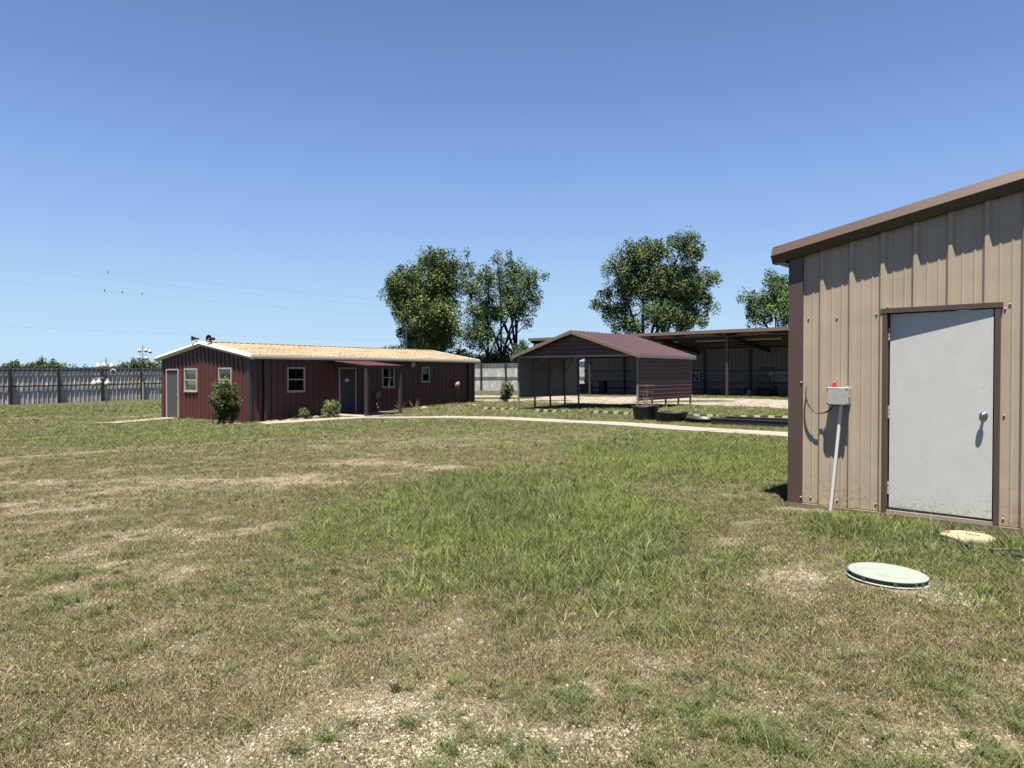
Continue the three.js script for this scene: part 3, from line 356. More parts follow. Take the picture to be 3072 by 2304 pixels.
  // awning over the side door
  const aw = sub('awning', b), y0 = 2.2, y1 = 1.965, out = 2.45, t0 = 3.9, t1 = 6.08, s2 = Math.hypot(out, y0 - y1);
  const a4 = new THREE.Matrix4().makeBasis(V(0, 0, -1), V(-out / s2, (y0 - y1) / s2, 0), V((y0 - y1) / s2, out / s2, 0)); a4.setPosition(out, y1 + 0.02, -t0);
  sheetWall(aw, M.awnRoof, a4, 0, t1 - t0, CONST(0), CONST(s2), [], { name: 'roof_panel', h: 0.025, pitch: 0.24, phase: 0.1, seed: 5 });
  part('front_beam', boxAt(out - 0.14, out - 0.05, y1 - 0.13, y1 - 0.015, -t1 + 0.03, -t0 - 0.03), M.slate, aw);
  for (const t of [t0 + 0.06, t1 - 0.06]) part('rafter', bar(V(0.04, y0 - 0.06, -t), V(out - 0.02, y1 - 0.06, -t), 0.05, 0.1), M.slate, aw);
  for (const [t, w] of [[t0 + 0.08, 0.11], [t1 - 0.12, 0.1]]) { const [X, F] = toWorld(out - 0.1, -t, RED); part('post', boxAt(out - 0.1 - w / 2, out - 0.1 + w / 2, gh(X, F) - 0.02, y1 - 0.13, -t - w / 2, -t + w / 2), mat(0.06, 0.056, 0.06, 0.5), aw); }
  const ps = setting('patio_slab', boxAt(0.06, 2.5, -0.34, -0.155, -7.5, -3.7), concrete); ps.position.set(RED[0], 0, -RED[1]); ps.rotation.y = RED[2];
  // two horn loudspeakers on the gable
  for (const [x, z, turn, square, label] of [[-3.78, 0.06, -0.55, true, 'black square-mouthed horn on the red gable, left of the ridge'], [-2.62, 0.06, 0.25, false, 'black round horn on the red gable, right of the ridge']]) {
    const [X, F] = toWorld(x, z, RED), y = roofY(x), h = thing('horn_loudspeaker', label, 'loudspeaker', [X, y, -F], RED[2] + turn, 'horns on the roof of the red building');
    part('bracket', merge([box(0.05, 0.2, 0.05, 0, 0.08, -0.02), box(0.18, 0.035, 0.07, 0, 0.005, 0), box(0.2, 0.16, 0.03, 0, -0.06, 0.1)]), M.slate, h);
    if (square) { h.scale.setScalar(0.8); const g = new THREE.CylinderGeometry(0.2, 0.05, 0.26, 4, 1, true).rotateY(Math.PI / 4).rotateX(Math.PI / 2).translate(0, 0.28, 0.1); part('horn', g, M.black, h); part('driver', rod(V(0, 0.28, -0.16), V(0, 0.28, -0.03), 0.06, 0.06, 14, true), M.black, h); part('bell', new THREE.SphereGeometry(0.05, 12, 8).translate(0, 0.28, 0.1), M.galvIn, h); part('yoke', box(0.2, 0.05, 0.05, 0, 0.15, 0.05), M.frameWhite, h); }
    else { h.scale.setScalar(0.8); part('horn', lathe([[0.05, -0.1], [0.06, -0.02], [0.1, 0.06], [0.17, 0.12], [0.205, 0.14], [0.19, 0.12], [0.11, 0.055], [0.05, -0.02]], 28).rotateX(Math.PI / 2).translate(0, 0.28, 0.02), M.black, h); part('driver', rod(V(0, 0.28, -0.22), V(0, 0.28, -0.08), 0.075, 0.075, 16, true), M.black, h); part('bell', new THREE.SphereGeometry(0.045, 12, 8).translate(0, 0.28, 0.1), mat(0.3, 0.27, 0.25, 0.5), h); }
  }
}

// ---------------------------------------------------------------- wine-coloured carport
{
  const [ox, of] = CAR, b = thing('carport', 'wine red metal carport with open front and pale ribbed roof', 'carport', [ox, 0, -of], CAR[2]);
  const W = CAR_W, L = CAR_L, ht = 2.37, ridge = 3.34, SL = (ridge - ht) / (W / 2), sl = Math.hypot(1, SL), I4 = new THREE.Matrix4();
  const ground = (lx, lz) => { const [X, F] = toWorld(lx, lz, CAR); return gh(X, F) - 0.02; };
  for (const x of [0, -W]) for (let k = 0; k < 5; k++) { const z = -k * L / 4; part('leg', boxAt(x - 0.032, x + 0.032, ground(x, z), ht - 0.035, z - 0.032, z + 0.032), M.tube, b); }
  for (const x of [0, -W]) part('base_rail', boxAt(x - 0.03, x + 0.03, ht - 0.034, ht + 0.03, -L, 0), M.tube, b);
  part('front_beam', boxAt(-W + 0.03, -0.03, ht - 0.045, ht + 0.02, -0.03, 0.035), mat(0.38, 0.34, 0.3, 0.45), b);
  for (let k = 0; k < 5; k++) part('rafter', merge([-1, 1].map((s) => bar(V(-W / 2, ridge - 0.05, -k * L / 4), V(s > 0 ? 0 : -W, ht - 0.02, -k * L / 4), 0.05, 0.05))), M.tube, b);
  for (let k = 1; k < 4; k++) { const z = -k * L / 4; part('brace', bar(V(-W + 0.03, 1.68, z), V(-W + 0.62, 2.46, z), 0.045), M.tube, b); part('brace', bar(V(-0.03, 1.68, z), V(-0.62, 2.46, z), 0.045), M.tube, b); }
  // gable, side sheets with ribs lying level; pale backs inside
  const turnUp = new THREE.Matrix4().makeBasis(V(0, 1, 0), V(-1, 0, 0), V(0, 0, 1));                 // sheet x becomes up, sheet y becomes -x
  const gableTop = (y) => (ridge - y) / SL;
  { const w = 0.48; for (let y = ht + 0.02; y < ridge - 0.03; y += w) { const y1 = Math.min(y + w, ridge - 0.02); for (const [z, m, n] of [[0.05, M.wine, 'gable_panel'], [-L - 0.03, M.wine, 'gable_panel'], [-0.012, M.galvIn, 'gable_lining']]) { const g = ribSheet(y, y1, (t) => W / 2 - gableTop(t), (t) => W / 2 + gableTop(t), { pitch: 0.16, h: 0.02, phase: 0.07 }); g.applyMatrix4(turnUp); g.translate(0, 0, z); part(n, g, m, b); } } }
  for (const [x, ry, outM, inM] of [[0.04, Math.PI / 2, M.wine, M.galvIn], [-W - 0.04, -Math.PI / 2, M.wine, M.galvIn]]) for (const [lo, hi] of [[0.6, 1.5], [1.495, 2.34]]) for (const [off, m, n] of [[0, outM, 'side_panel'], [-0.008, inM, 'side_lining']]) {
    const s = Math.sign(x + 1), g = ribSheet(lo, hi, CONST(s > 0 ? 0.01 - L : 0.01), CONST(s > 0 ? -0.01 : L - 0.01), { pitch: 0.16, h: 0.02, phase: 0.02 }); g.applyMatrix4(new THREE.Matrix4().makeBasis(V(0, 1, 0), V(0, 0, s), V(s, 0, 0))); g.translate(x + off * s, 0, 0); part(n, g, m, b);
  }
  part('skirt_tube', boxAt(-0.03, 0.03, 0.57, 0.62, -L, 0), M.tube, b); part('skirt_tube', boxAt(-W - 0.03, -W + 0.03, 0.57, 0.62, -L, 0), M.tube, b);
  const o = 0.16;
  for (const s of [-1, 1]) { const g4 = new THREE.Matrix4().makeBasis(V(0, 0, -s), V(-s / sl, SL / sl, 0), V(s * SL / sl, 1 / sl, 0)); g4.setPosition(s > 0 ? o : -W - o, ht - SL * o + 0.05, s > 0 ? 0.3 : -L - 0.2); sheetWall(b, M.wineGloss, g4, 0, L + 0.5, CONST(0), CONST((W / 2 + o) * sl), [], { name: 'roof_panel', pitch: 0.305, h: 0.06, seed: 6 }); }
  for (const z of [0.3, -L - 0.21]) for (const s of [-1, 1]) part('rake_trim', sweep([[0, 0.06], [0.025, 0.05], [0.025, -0.09], [0, -0.09], [-0.02, 0]], V(s > 0 ? o : -W - o, ht - SL * o + 0.04, z), V(-W / 2, ridge + 0.04, z), V(0, 0, z > 0 ? 1 : -1), V(0, 1, 0)), mat(0.2, 0.155, 0.125, 0.5), b);
  for (const s of [-1, 1]) part('eave_trim', sweep([[0, 0.02], [0.02, 0.02], [0.02, -0.09], [0, -0.09]], V(s > 0 ? o : -W - o, ht - SL * o + 0.035, 0.3), V(s > 0 ? o : -W - o, ht - SL * o + 0.035, -L - 0.2), V(s, 0, 0), V(0, 1, 0)), mat(0.27, 0.23, 0.19, 0.5), b);
}

// ---------------------------------------------------------------- open-fronted equipment shed behind
{
  const [ox, of] = SHED, b = thing('equipment_shed', 'long open-fronted steel shed with dim interior behind the carport', 'shed', [ox, 0, -of], SHED[2]);
  const X0 = -15, X1 = 12, D = 6, G = 0.28, ground = (lx, lz) => { const [X, F] = toWorld(lx, lz, SHED); return gh(X, F) - 0.03; }, I4 = new THREE.Matrix4();
  const roofY = (z) => 4.1 + (z) * 0.135;
  { const q = [[X0 + 0.1, -0.3], [X1, -0.3], [X1, -D + 0.05], [X0 + 0.1, -D + 0.05]].map(([x, z]) => toWorld(x, z, SHED)); setting('shed_floor_shade', landSheet(q, 0.3, 0.012, 0.5), mat(0.2, 0.165, 0.135, 1, { map: soilTex })); }  // dark sheet added over the dirt floor, interior shade put into its colour
  sheetWall(b, M.shedWall, place(0, 0, -D), X0, X1, CONST(0.05), CONST(roofY(-D) - 0.03), [], { seed: 21, h: 0.03, phase: 0.1 });
  sheetWall(b, M.shedWall, place(X1, 0, 0, Math.PI / 2), 0, D, CONST(0.05), (x) => roofY(-x) - 0.03, [], { seed: 22 });
  { const sl = Math.hypot(1, 0.135), g4 = new THREE.Matrix4().makeBasis(V(1, 0, 0), V(0, -0.135 / sl, -1 / sl), V(0, 1 / sl, -0.135 / sl)); g4.setPosition(X0 - 0.2, roofY(0.45), 0.45); sheetWall(b, M.shedSteel, g4, 0, X1 - X0 + 0.4, CONST(0), CONST((D + 0.7) * sl), [], { name: 'roof_panel', seed: 23, h: 0.025 }); }
  part('fascia', boxAt(X0 - 0.2, X1 + 0.2, roofY(0.45) - 0.16, roofY(0.45) + 0.035, 0.452, 0.49), mat(0.2, 0.155, 0.13, 0.5), b);
  part('end_trim', sweep([[0, 0.05], [0.04, 0.05], [0.04, -0.14], [0, -0.14]], V(X0 - 0.2, roofY(0.45), 0.45), V(X0 - 0.2, roofY(-D - 0.2), -D - 0.2), V(-1, 0, 0), V(0, 1, 0)), mat(0.2, 0.155, 0.13, 0.5), b);
  for (const x of [-15, -10, -5, 0, 5, 10]) { part('post', boxAt(x - 0.06, x + 0.06, ground(x, 0), 3.97, -0.06, 0.06), M.shedSteel, b); part('rafter', sweep([[-0.05, -0.05], [0.05, -0.05], [0.05, -0.3], [-0.05, -0.3]], V(x, roofY(0.4), 0.4), V(x, roofY(-D), -D), V(1, 0, 0), V(0, 1, 0)), M.shedSteel, b); }
  part('front_beam', boxAt(X0, X1, 3.8, 3.87, -0.05, 0.062), M.shedSteel, b);
  for (const z of [-0.8, -1.7, -2.6, -3.5, -4.4, -5.3]) part('purlin', boxAt(X0, X1, roofY(z) - 0.13, roofY(z) - 0.03, z - 0.03, z + 0.03), M.shedSteel, b);
  for (let k = 0; k < 9; k++) { const x = -14.5 + k * 3.3; if (x < X1) part('wall_post', boxAt(x - 0.07, x + 0.07, ground(x, -D), roofY(-D) - 0.05, -D + 0.06, -D + 0.18), M.shedSteel, b); }
  for (const y of [1.83, 1.03, 0.55]) part('girt', boxAt(X0, X1, y - 0.045, y + 0.045, -D + 0.035, -D + 0.07), M.shedSteel, b);
  for (const [z, y] of [[-2.5, 3.66], [-4.5, 3.44]]) for (const x of z > -3 ? [-10.2, -6.8, -3.4, -0.0, 3.4] : [-10.5, -7.1, -3.75, -0.4, 3]) { const f = sub('strip_light', b); part('housing', boxAt(x, x + 2.2, y + 0.04, y + 0.09, z - 0.07, z + 0.07), M.bulb, f); part('tube', rod(V(x + 0.05, y + 0.02, z), V(x + 2.15, y + 0.02, z), 0.02, 0.02, 8, true), M.bulb, f); }
  const plank = mat(0.38, 0.22, 0.15, 0.8, { map: wornTex });
  for (const [x0, x1, k] of [[-5.9, -3.4, 0], [-2.9, -0.5, 1], [0.6, 2.8, 2]]) { const s = thing('stored_planks', ['rusty planks laid on the shed beam above the carport roof', 'reddish planks on the shed beam, left of its front post', 'reddish planks on the shed beam, right of its front post'][k], 'planks', [ox, 0, -of], SHED[2], 'planks on the shed beam'); for (let i = 0; i < 3; i++) part('plank', boxAt(x0 + i * 0.13, x1 - i * 0.2, 3.875 + i * 0.035, 3.906 + i * 0.035, -0.08 + 0.02 * i, 0.08), plank, s); }
  // painted banners on the back wall
  const banner = (txt, w, h, font, ink, paper, x, y, label, drop = 0) => { const c = document.createElement('canvas'); c.width = 512; c.height = Math.round(512 * h / w); const g = c.getContext('2d'); g.fillStyle = paper; g.fillRect(0, 0, c.width, c.height); g.fillStyle = ink; g.font = font; g.textAlign = 'center'; g.textBaseline = 'middle'; g.fillText(txt, c.width / 2, c.height / 2 + drop); const t = new THREE.CanvasTexture(c); t.colorSpace = THREE.SRGBColorSpace; const o = thing('banner', label, 'banner', [ox, 0, -of], SHED[2]); part('cloth', box(w, h, 0.012, x, y, -D + 0.1), mat(1, 1, 1, 0.8, { map: t }), o); for (const s of [-1, 1]) part('tie', box(0.02, 0.12, 0.02, x + s * w / 2, y + h / 2 + 0.04, -D + 0.09), M.shedDark, o); };
  banner('BUCK', 1.5, 0.62, '150px sans-serif', '#15161c', '#b8b6b0', 0.72, 1.45, 'pale banner reading BUCK on the shed wall', 4);
  banner('CANE', 2.1, 0.66, 'bold 190px sans-serif', '#16164a', '#b4b4bc', -5.55, 1.44, 'banner with bold dark blue letters beside the carport wall', 6);
  // machines and boxes kept in the shed
  const rubber = mat(0.02, 0.02, 0.02, 0.85), redPaint = mat(0.16, 0.02, 0.018, 0.4);
  const wheel = (p, x, y, z, r, w) => { const t = part('wheel', new THREE.TorusGeometry(r * 0.72, r * 0.29, 10, 22).scale(1, 1, w / (r * 0.58)).translate(x, y, z), rubber, p); part('rim', new THREE.CylinderGeometry(r * 0.5, r * 0.5, w * 0.8, 18).rotateX(Math.PI / 2).translate(x, y, z), M.galvIn, t); };
  const put = (name, label, cat, lx, lz, turn) => { const [X, F] = toWorld(lx, lz, SHED); return thing(name, label, cat, at(X, F), SHED[2] + turn); };
  { const m = put('ride_on_mower', 'dark ride-on mower with roll bar and sun canopy in shed', 'mower', 0.95, -3.2, Math.PI / 2 + 0.5);
    for (const s of [-1, 1]) { wheel(m, -0.5, 0.29, s * 0.5, 0.29, 0.24); wheel(m, 0.75, 0.17, s * 0.38, 0.17, 0.12); }
    part('deck', rbox(0.75, 0.16, 1.3, 0.06, 0.18, 0.24, 0), redPaint, m); part('frame', rbox(1.35, 0.14, 0.5, 0.04, 0.05, 0.42, 0), M.black, m); part('engine_cover', rbox(0.5, 0.34, 0.6, 0.06, -0.62, 0.62, 0), M.black, m);
    part('seat', merge([rbox(0.46, 0.12, 0.5, 0.05, -0.15, 0.66, 0), rbox(0.13, 0.55, 0.5, 0.05, -0.42, 0.95, 0)]), M.black, m); part('fender', merge([rbox(0.62, 0.06, 0.3, 0.02, -0.45, 0.62, 0.46), rbox(0.62, 0.06, 0.3, 0.02, -0.45, 0.62, -0.46)]), redPaint, m);
    part('roll_bar', merge([pipe([V(-0.72, 0.45, -0.42), V(-0.74, 1.2, -0.42), V(-0.74, 1.62, -0.38), V(-0.74, 1.66, 0), V(-0.74, 1.62, 0.38), V(-0.74, 1.2, 0.42), V(-0.72, 0.45, 0.42)], 0.028, 40)]), M.black, m); part('canopy', rbox(1.0, 0.05, 0.95, 0.02, -0.35, 1.69, 0), M.black, m);
    for (const s of [-1, 1]) part('control_lever', pipe([V(0.15, 0.55, s * 0.28), V(0.22, 0.85, s * 0.26), V(0.12, 0.98, s * 0.2)], 0.016, 14), M.slate, m); }
  { const m = put('quad_bike', 'dark quad bike in shed, half hidden by the carport wall', 'quad bike', -5.3, -3.0, 0.25);
    for (const x of [-0.6, 0.6]) for (const s of [-1, 1]) wheel(m, x, 0.29, s * 0.42, 0.29, 0.24);
    part('body', rbox(1.2, 0.26, 0.42, 0.08, 0, 0.56, 0), M.black, m); part('seat', rbox(0.7, 0.16, 0.34, 0.07, -0.15, 0.76, 0), M.black, m); part('fender', merge([rbox(0.6, 0.06, 1.0, 0.03, -0.6, 0.66, 0), rbox(0.55, 0.06, 1.0, 0.03, 0.6, 0.66, 0)]), M.slate, m); part('rack', merge([box(0.5, 0.03, 0.03, 0.75, 0.78, 0.25), box(0.5, 0.03, 0.03, 0.75, 0.78, -0.25), box(0.03, 0.03, 0.7, 0.98, 0.78, 0)]), M.slate, m); part('handlebar', pipe([V(0.3, 0.72, 0), V(0.22, 0.95, 0), V(0.18, 1.0, 0.18), V(0.1, 0.98, 0.38)], 0.018, 16), M.slate, m); }
  const tote = (name, label, cat, lx, lz, w, h, d, m, lidM) => { const o = put(name, label, cat, lx, lz, 0.1); part('tub', rbox(w, h, d, 0.03, 0, h / 2, 0), m, o); part('lid', rbox(w + 0.05, 0.05, d + 0.05, 0.02, 0, h + 0.02, 0), lidM, o); };
  tote('storage_tote', 'blue-black storage tote beside the mower in shed', 'storage box', -0.75, -3.4, 0.75, 0.42, 0.5, mat(0.03, 0.035, 0.06, 0.6), mat(0.16, 0.16, 0.2, 0.6));
  tote('small_crate', 'small pale green crate beside the mower in shed', 'crate', 0.12, -2.7, 0.24, 0.3, 0.24, mat(0.3, 0.36, 0.33, 0.7), mat(0.34, 0.4, 0.37, 0.7));
  tote('storage_chest', 'dark square chest inside the shed, seen through the carport', 'storage box', -13.4, -3.9, 0.95, 0.62, 0.7, mat(0.03, 0.035, 0.04, 0.7), mat(0.035, 0.035, 0.04, 0.7));
  tote('storage_chest', 'low dark chest by the bright gap in the shed wall', 'storage box', -12.2, -4.6, 0.5, 0.85, 0.5, mat(0.02, 0.02, 0.022, 0.7), mat(0.03, 0.03, 0.03, 0.7));
  { const m = put('push_mower', 'small push mower behind the shed post', 'mower', -2.5, -3.6, 0.6); for (const x of [-0.3, 0.3]) for (const s of [-1, 1]) wheel(m, x, 0.1, s * 0.24, 0.1, 0.05); part('deck', rbox(0.62, 0.12, 0.42, 0.04, 0, 0.16, 0), redPaint, m); part('engine', rbox(0.28, 0.2, 0.26, 0.04, 0.04, 0.32, 0), M.black, m); part('handle', merge([-0.18, 0.18].map((z) => rod(V(-0.28, 0.2, z), V(-0.85, 0.95, z), 0.014)).concat([rod(V(-0.85, 0.95, -0.18), V(-0.85, 0.95, 0.18), 0.014)])), M.slate, m); }
}

// ---------------------------------------------------------------- sheet steel fences
function fence(frame, label, x0, x1, postAt, step, topOf, seed) {
  const [ox, of, th] = frame, f = thing('sheet_metal_fence', label, 'fence', [ox, 0, -of], th), g = (x) => { const [X, F] = toWorld(x, 0, frame); return gh(X, F); };
  sheetWall(f, M.fence, new THREE.Matrix4(), x0, x1, (x) => g(x) - 0.06, topOf, [], { name: 'fence_panel', seed, h: 0.032, minor: 0.007, shift: 4 });
  for (let x = postAt; x < x1; x += step) part('post', boxAt(x - 0.075, x + 0.075, g(x) - 0.1, topOf(x) - 0.05, 0.07, 0.19), M.shedDark, f);
  for (const k of [0.93, 0.475]) part('rail', sweep([[0.034, -0.04], [0.07, -0.04], [0.07, 0.04], [0.034, 0.04]], V(x0, lerp(g(x0), topOf(x0), k), 0), V(x1, lerp(g(x1), topOf(x1), k), 0), V(0, 0, 1), V(0, 1, 0)), M.shedDark, f);
  part('top_cap', sweep([[-0.03, 0], [0.036, 0], [0.036, 0.03], [-0.03, 0.03]], V(x0, topOf(x0), 0), V(x1, topOf(x1), 0), V(0, 0, 1), V(0, 1, 0)), M.shedDark, f);
}
fence(FENCE_A, 'grey sheet metal fence with dark posts left of the red building', -7, 34, -5.66, 3.03, (x) => 2.0 + 0.006 * x, 31);
fence(FENCE_B, 'streaked sheet metal fence behind the carport and under the trees', -28, 6, -26.6, 3.03, (x) => 2.62 + 0.004 * x, 32);
// ---------------------------------------------------------------- trees and shrubs
const barkTex = texture(128, 256, (u, v, i, j) => { const a = tile(u, v, 21, 6, 4, 3), s = 150 + 170 * (a - 0.5); return [s, s * 0.94, s * 0.86]; });
const bark = mat(0.075, 0.062, 0.05, 0.95, { map: barkTex, bumpMap: barkTex, bumpScale: 0.02 });
const leafMat = new THREE.MeshStandardMaterial({ vertexColors: true, roughness: 0.85, side: THREE.DoubleSide });
function limb(a, b, r0, r1, bend, seg = 6) {                              // tapered curved limb
  const mid = a.clone().lerp(b, 0.5).add(bend), c = new THREE.QuadraticBezierCurve3(a, mid, b), g = new THREE.TubeGeometry(c, seg, 1, 6), p = g.attributes.position, q = V(0, 0, 0);
  for (let i = 0; i <= seg; i++) { const o = c.getPointAt(i / seg), r = lerp(r0, r1, i / seg); for (let k = 0; k <= 6; k++) { const n = i * 7 + k; q.fromBufferAttribute(p, n).sub(o).multiplyScalar(r).add(o); p.setXYZ(n, q.x, q.y, q.z); } }
  g.computeVertexNormals(); return g;
}
function leaves(clumps, r, size, tones, up = 0.35) {                     // clumps: [x, y, z, rx, ry, rz, count, tone]
  let n = 0; for (const c of clumps) n += c[6]; const P = new Float32Array(n * 18), N = new Float32Array(n * 18), C = new Float32Array(n * 18); let o = 0; const d = V(0, 0, 0), a = V(0, 0, 0), b = V(0, 0, 0), p = V(0, 0, 0), nn = V(0, 0, 0);
  for (const [x, y, z, rx, ry, rz, count, tone] of clumps) for (let k = 0; k < count; k++) {
    do d.set(r() * 2 - 1, r() * 2 - 1, r() * 2 - 1); while (d.lengthSq() > 1);
    p.set(x + d.x * rx, y + d.y * ry, z + d.z * rz); nn.set(r() * 2 - 1, r() * 2 - 1 + up, r() * 2 - 1).normalize(); a.set(r() - 0.5, r() - 0.5 - 0.2, r() - 0.5).cross(nn).normalize(); b.crossVectors(nn, a);
    const L = size * (0.6 + 0.8 * r()), w = L * (0.34 + 0.14 * r()), f = tones[Math.min(tones.length - 1, (tone + (r() < 0.16 ? 1 : 0)) | 0)], s = 0.75 + 0.5 * r();
    const q = [[-L / 2, 0, 0], [0, -w / 2, 0.06 * L], [L / 2, 0, -0.05 * L], [0, w / 2, 0.06 * L]].map(([u, v, t]) => [p.x + a.x * u + b.x * v + nn.x * t, p.y + a.y * u + b.y * v + nn.y * t, p.z + a.z * u + b.z * v + nn.z * t]);
    for (const i of [0, 1, 2, 0, 2, 3]) { for (let e = 0; e < 3; e++) { P[o + e] = q[i][e]; C[o + e] = f[e] * s * 1.45 * (e === 1 ? 1.1 : e === 2 ? 0.9 : 1); } N[o] = nn.x; N[o + 1] = nn.y; N[o + 2] = nn.z; o += 3; }
  }
  const g = new THREE.BufferGeometry(); g.setAttribute('position', new THREE.BufferAttribute(P, 3)); g.setAttribute('normal', new THREE.BufferAttribute(N, 3)); g.setAttribute('color', new THREE.BufferAttribute(C, 3)); return g;
}
const TONES = [[0.024, 0.038, 0.014], [0.034, 0.054, 0.016], [0.05, 0.073, 0.02], [0.075, 0.095, 0.026]];
function tree(name, label, X, F, lobes, o = {}) {
  const r = rng(o.seed ?? 1), t = thing(name, label, o.category ?? 'tree', at(X, F), o.turn ?? 0, o.group), base = gh(X, F), wood = [], clumps = [], size = o.leaf ?? 0.24, cs = o.clump ?? 0.62, dens = (o.density ?? 1.1) * 3.0, per = o.per ?? 46;
  const span = Math.max(...lobes.map((l) => Math.abs(l[0]) + l[2])), topY = Math.max(...lobes.map((l) => l[1])) - base, stems = o.stems ?? 1, r0 = o.trunk ?? 0.3, fork = (o.fork ?? 0.16) * topY, S = [];
  for (let s = 0; s < stems; s++) { const a = s / stems * 6.28 + r(), foot = V(Math.cos(a) * r0 * 0.8 * (stems - 1) * 0.5, -0.15, Math.sin(a) * r0 * 0.8 * (stems - 1) * 0.5), head = V(foot.x + (r() - 0.5) * 0.5 + Math.cos(a) * 0.5 * (stems - 1) * 0.5, fork, foot.z + Math.sin(a) * 0.4); wood.push(limb(foot, head, r0 / Math.sqrt(stems) * 1.25, r0 / Math.sqrt(stems), V(0, 0, 0))); S.push(head); }
  lobes.forEach(([lx, ly0, rx0, ry0], n) => { const rx = rx0 * (o.fat ?? 1.12), ry = ry0 * (o.fat ?? 0.92);
    const rz = (rx + ry) / 2 * 1.05, ly = ly0 * (o.squash ?? 1), room = Math.sqrt(Math.max(0, span * span - lx * lx)) * 0.62, c = V(lx, ly - base, (o.flat ?? 1) * (r() * 2 - 1) * room), s = S[n % S.length], rr = r0 * clamp(0.2 + 0.12 * rx, 0.2, 0.55);
    wood.push(limb(s, c, rr, rr * 0.3, V(lx * -0.12 + (r() - 0.5) * 0.6, topY * 0.06, c.z * -0.12), 8));
    const count = Math.max(3, Math.round(dens * 4.19 * rx * ry * rz / (cs ** 3 * 4.2)));
    for (let k = 0; k < count; k++) {
      const u = r() * 2 - 1, ph = r() * 6.283, q = Math.sqrt(1 - u * u), R = Math.pow(r(), 0.42), d = V(q * Math.cos(ph) * rx * R, u * ry * R, q * Math.sin(ph) * rz * R), p = c.clone().add(d), cr = cs * (0.62 + 0.7 * r());
      if (k % 2 === 0) wood.push(limb(c.clone().add(d.clone().multiplyScalar(-0.2)), p, rr * 0.32, 0.012, V((r() - 0.5) * 0.3, 0.12, (r() - 0.5) * 0.3), 3));
      clumps.push([p.x, p.y, p.z, cr * (o.slim ?? 0.8), cr * (o.tall ?? 1.1), cr * (o.slim ?? 0.8), Math.round(per * (0.6 + 0.8 * r())), r() * 2.6]);
    }
  });
  part('trunk', merge(wood), o.bark ?? bark, t); part(o.crown ?? 'crown', leaves(clumps, r, size, o.tones ?? TONES), o.leafMat ?? leafMat, t); return t;
}
tree('tall_tree', 'dense tall leafy tree behind the red roof', -8.64, 78, LA1, { seed: 11, stems: 4, trunk: 0.42, density: 1.0, per: 70, leaf: 0.25, clump: 0.7, tones: [[0.028, 0.041, 0.014], [0.04, 0.059, 0.016], [0.06, 0.084, 0.02], [0.09, 0.106, 0.027]] });
tree('tall_tree', 'airy tall tree with bare forked stems left of the carport', -0.86, 76, LA2, { seed: 12, stems: 5, trunk: 0.4, density: 0.68, per: 50, leaf: 0.24, clump: 0.62, fork: 0.24, tones: [[0.026, 0.042, 0.018], [0.035, 0.056, 0.022], [0.048, 0.075, 0.028], [0.066, 0.094, 0.036]] });
tree('tall_tree', 'broad round leafy tree rising behind the shed roof', 13.73, 66, LB, { seed: 13, stems: 4, trunk: 0.42, density: 1.05, per: 64, leaf: 0.22, clump: 0.62, squash: 0.965 });
tree('tall_tree', 'dark tree partly hidden by the tan building corner', 25.07, 66, LC, { seed: 14, stems: 2, trunk: 0.34, density: 1.05, per: 64, leaf: 0.22, clump: 0.6, squash: 0.95, tones: [[0.026, 0.046, 0.018], [0.036, 0.062, 0.02], [0.05, 0.082, 0.024], [0.075, 0.105, 0.03]] });
tree('cedar_tree', 'small dark cedar beside the left eave of the shed', 0.81, 72, LD, { seed: 15, trunk: 0.12, density: 1.6, per: 60, leaf: 0.16, clump: 0.42, tones: [[0.018, 0.032, 0.015], [0.024, 0.04, 0.017], [0.03, 0.048, 0.02]] });
{ // undergrowth that shows over the back fence
  const L = [[-2.2, 77, 1.4, 'low scrub over the back fence, left of the forked stems'], [-0.2, 79, 1.8, 'low scrub over the back fence, behind the forked stems'], [1.9, 78, 1.5, 'low scrub over the back fence, below the cedar'], [-5.6, 80, 1.7, 'low scrub between the two tall trees'], [-11.8, 79, 1.9, 'dark scrub at the foot of the dense tall tree']];
  L.forEach(([X, F, s, label], k) => tree('scrub_tree', label, X, F, [[0, 2.4 * s * 0.7, 1.2 * s, 0.9 * s], [0.9 * s, 1.9 * s, 0.8 * s, 0.6 * s], [-0.9 * s, 1.6 * s, 0.9 * s, 0.7 * s]], { seed: 30 + k, trunk: 0.1, density: 0.8, per: 34, leaf: 0.3, clump: 0.6, group: 'scrub over the back fence' }));
}
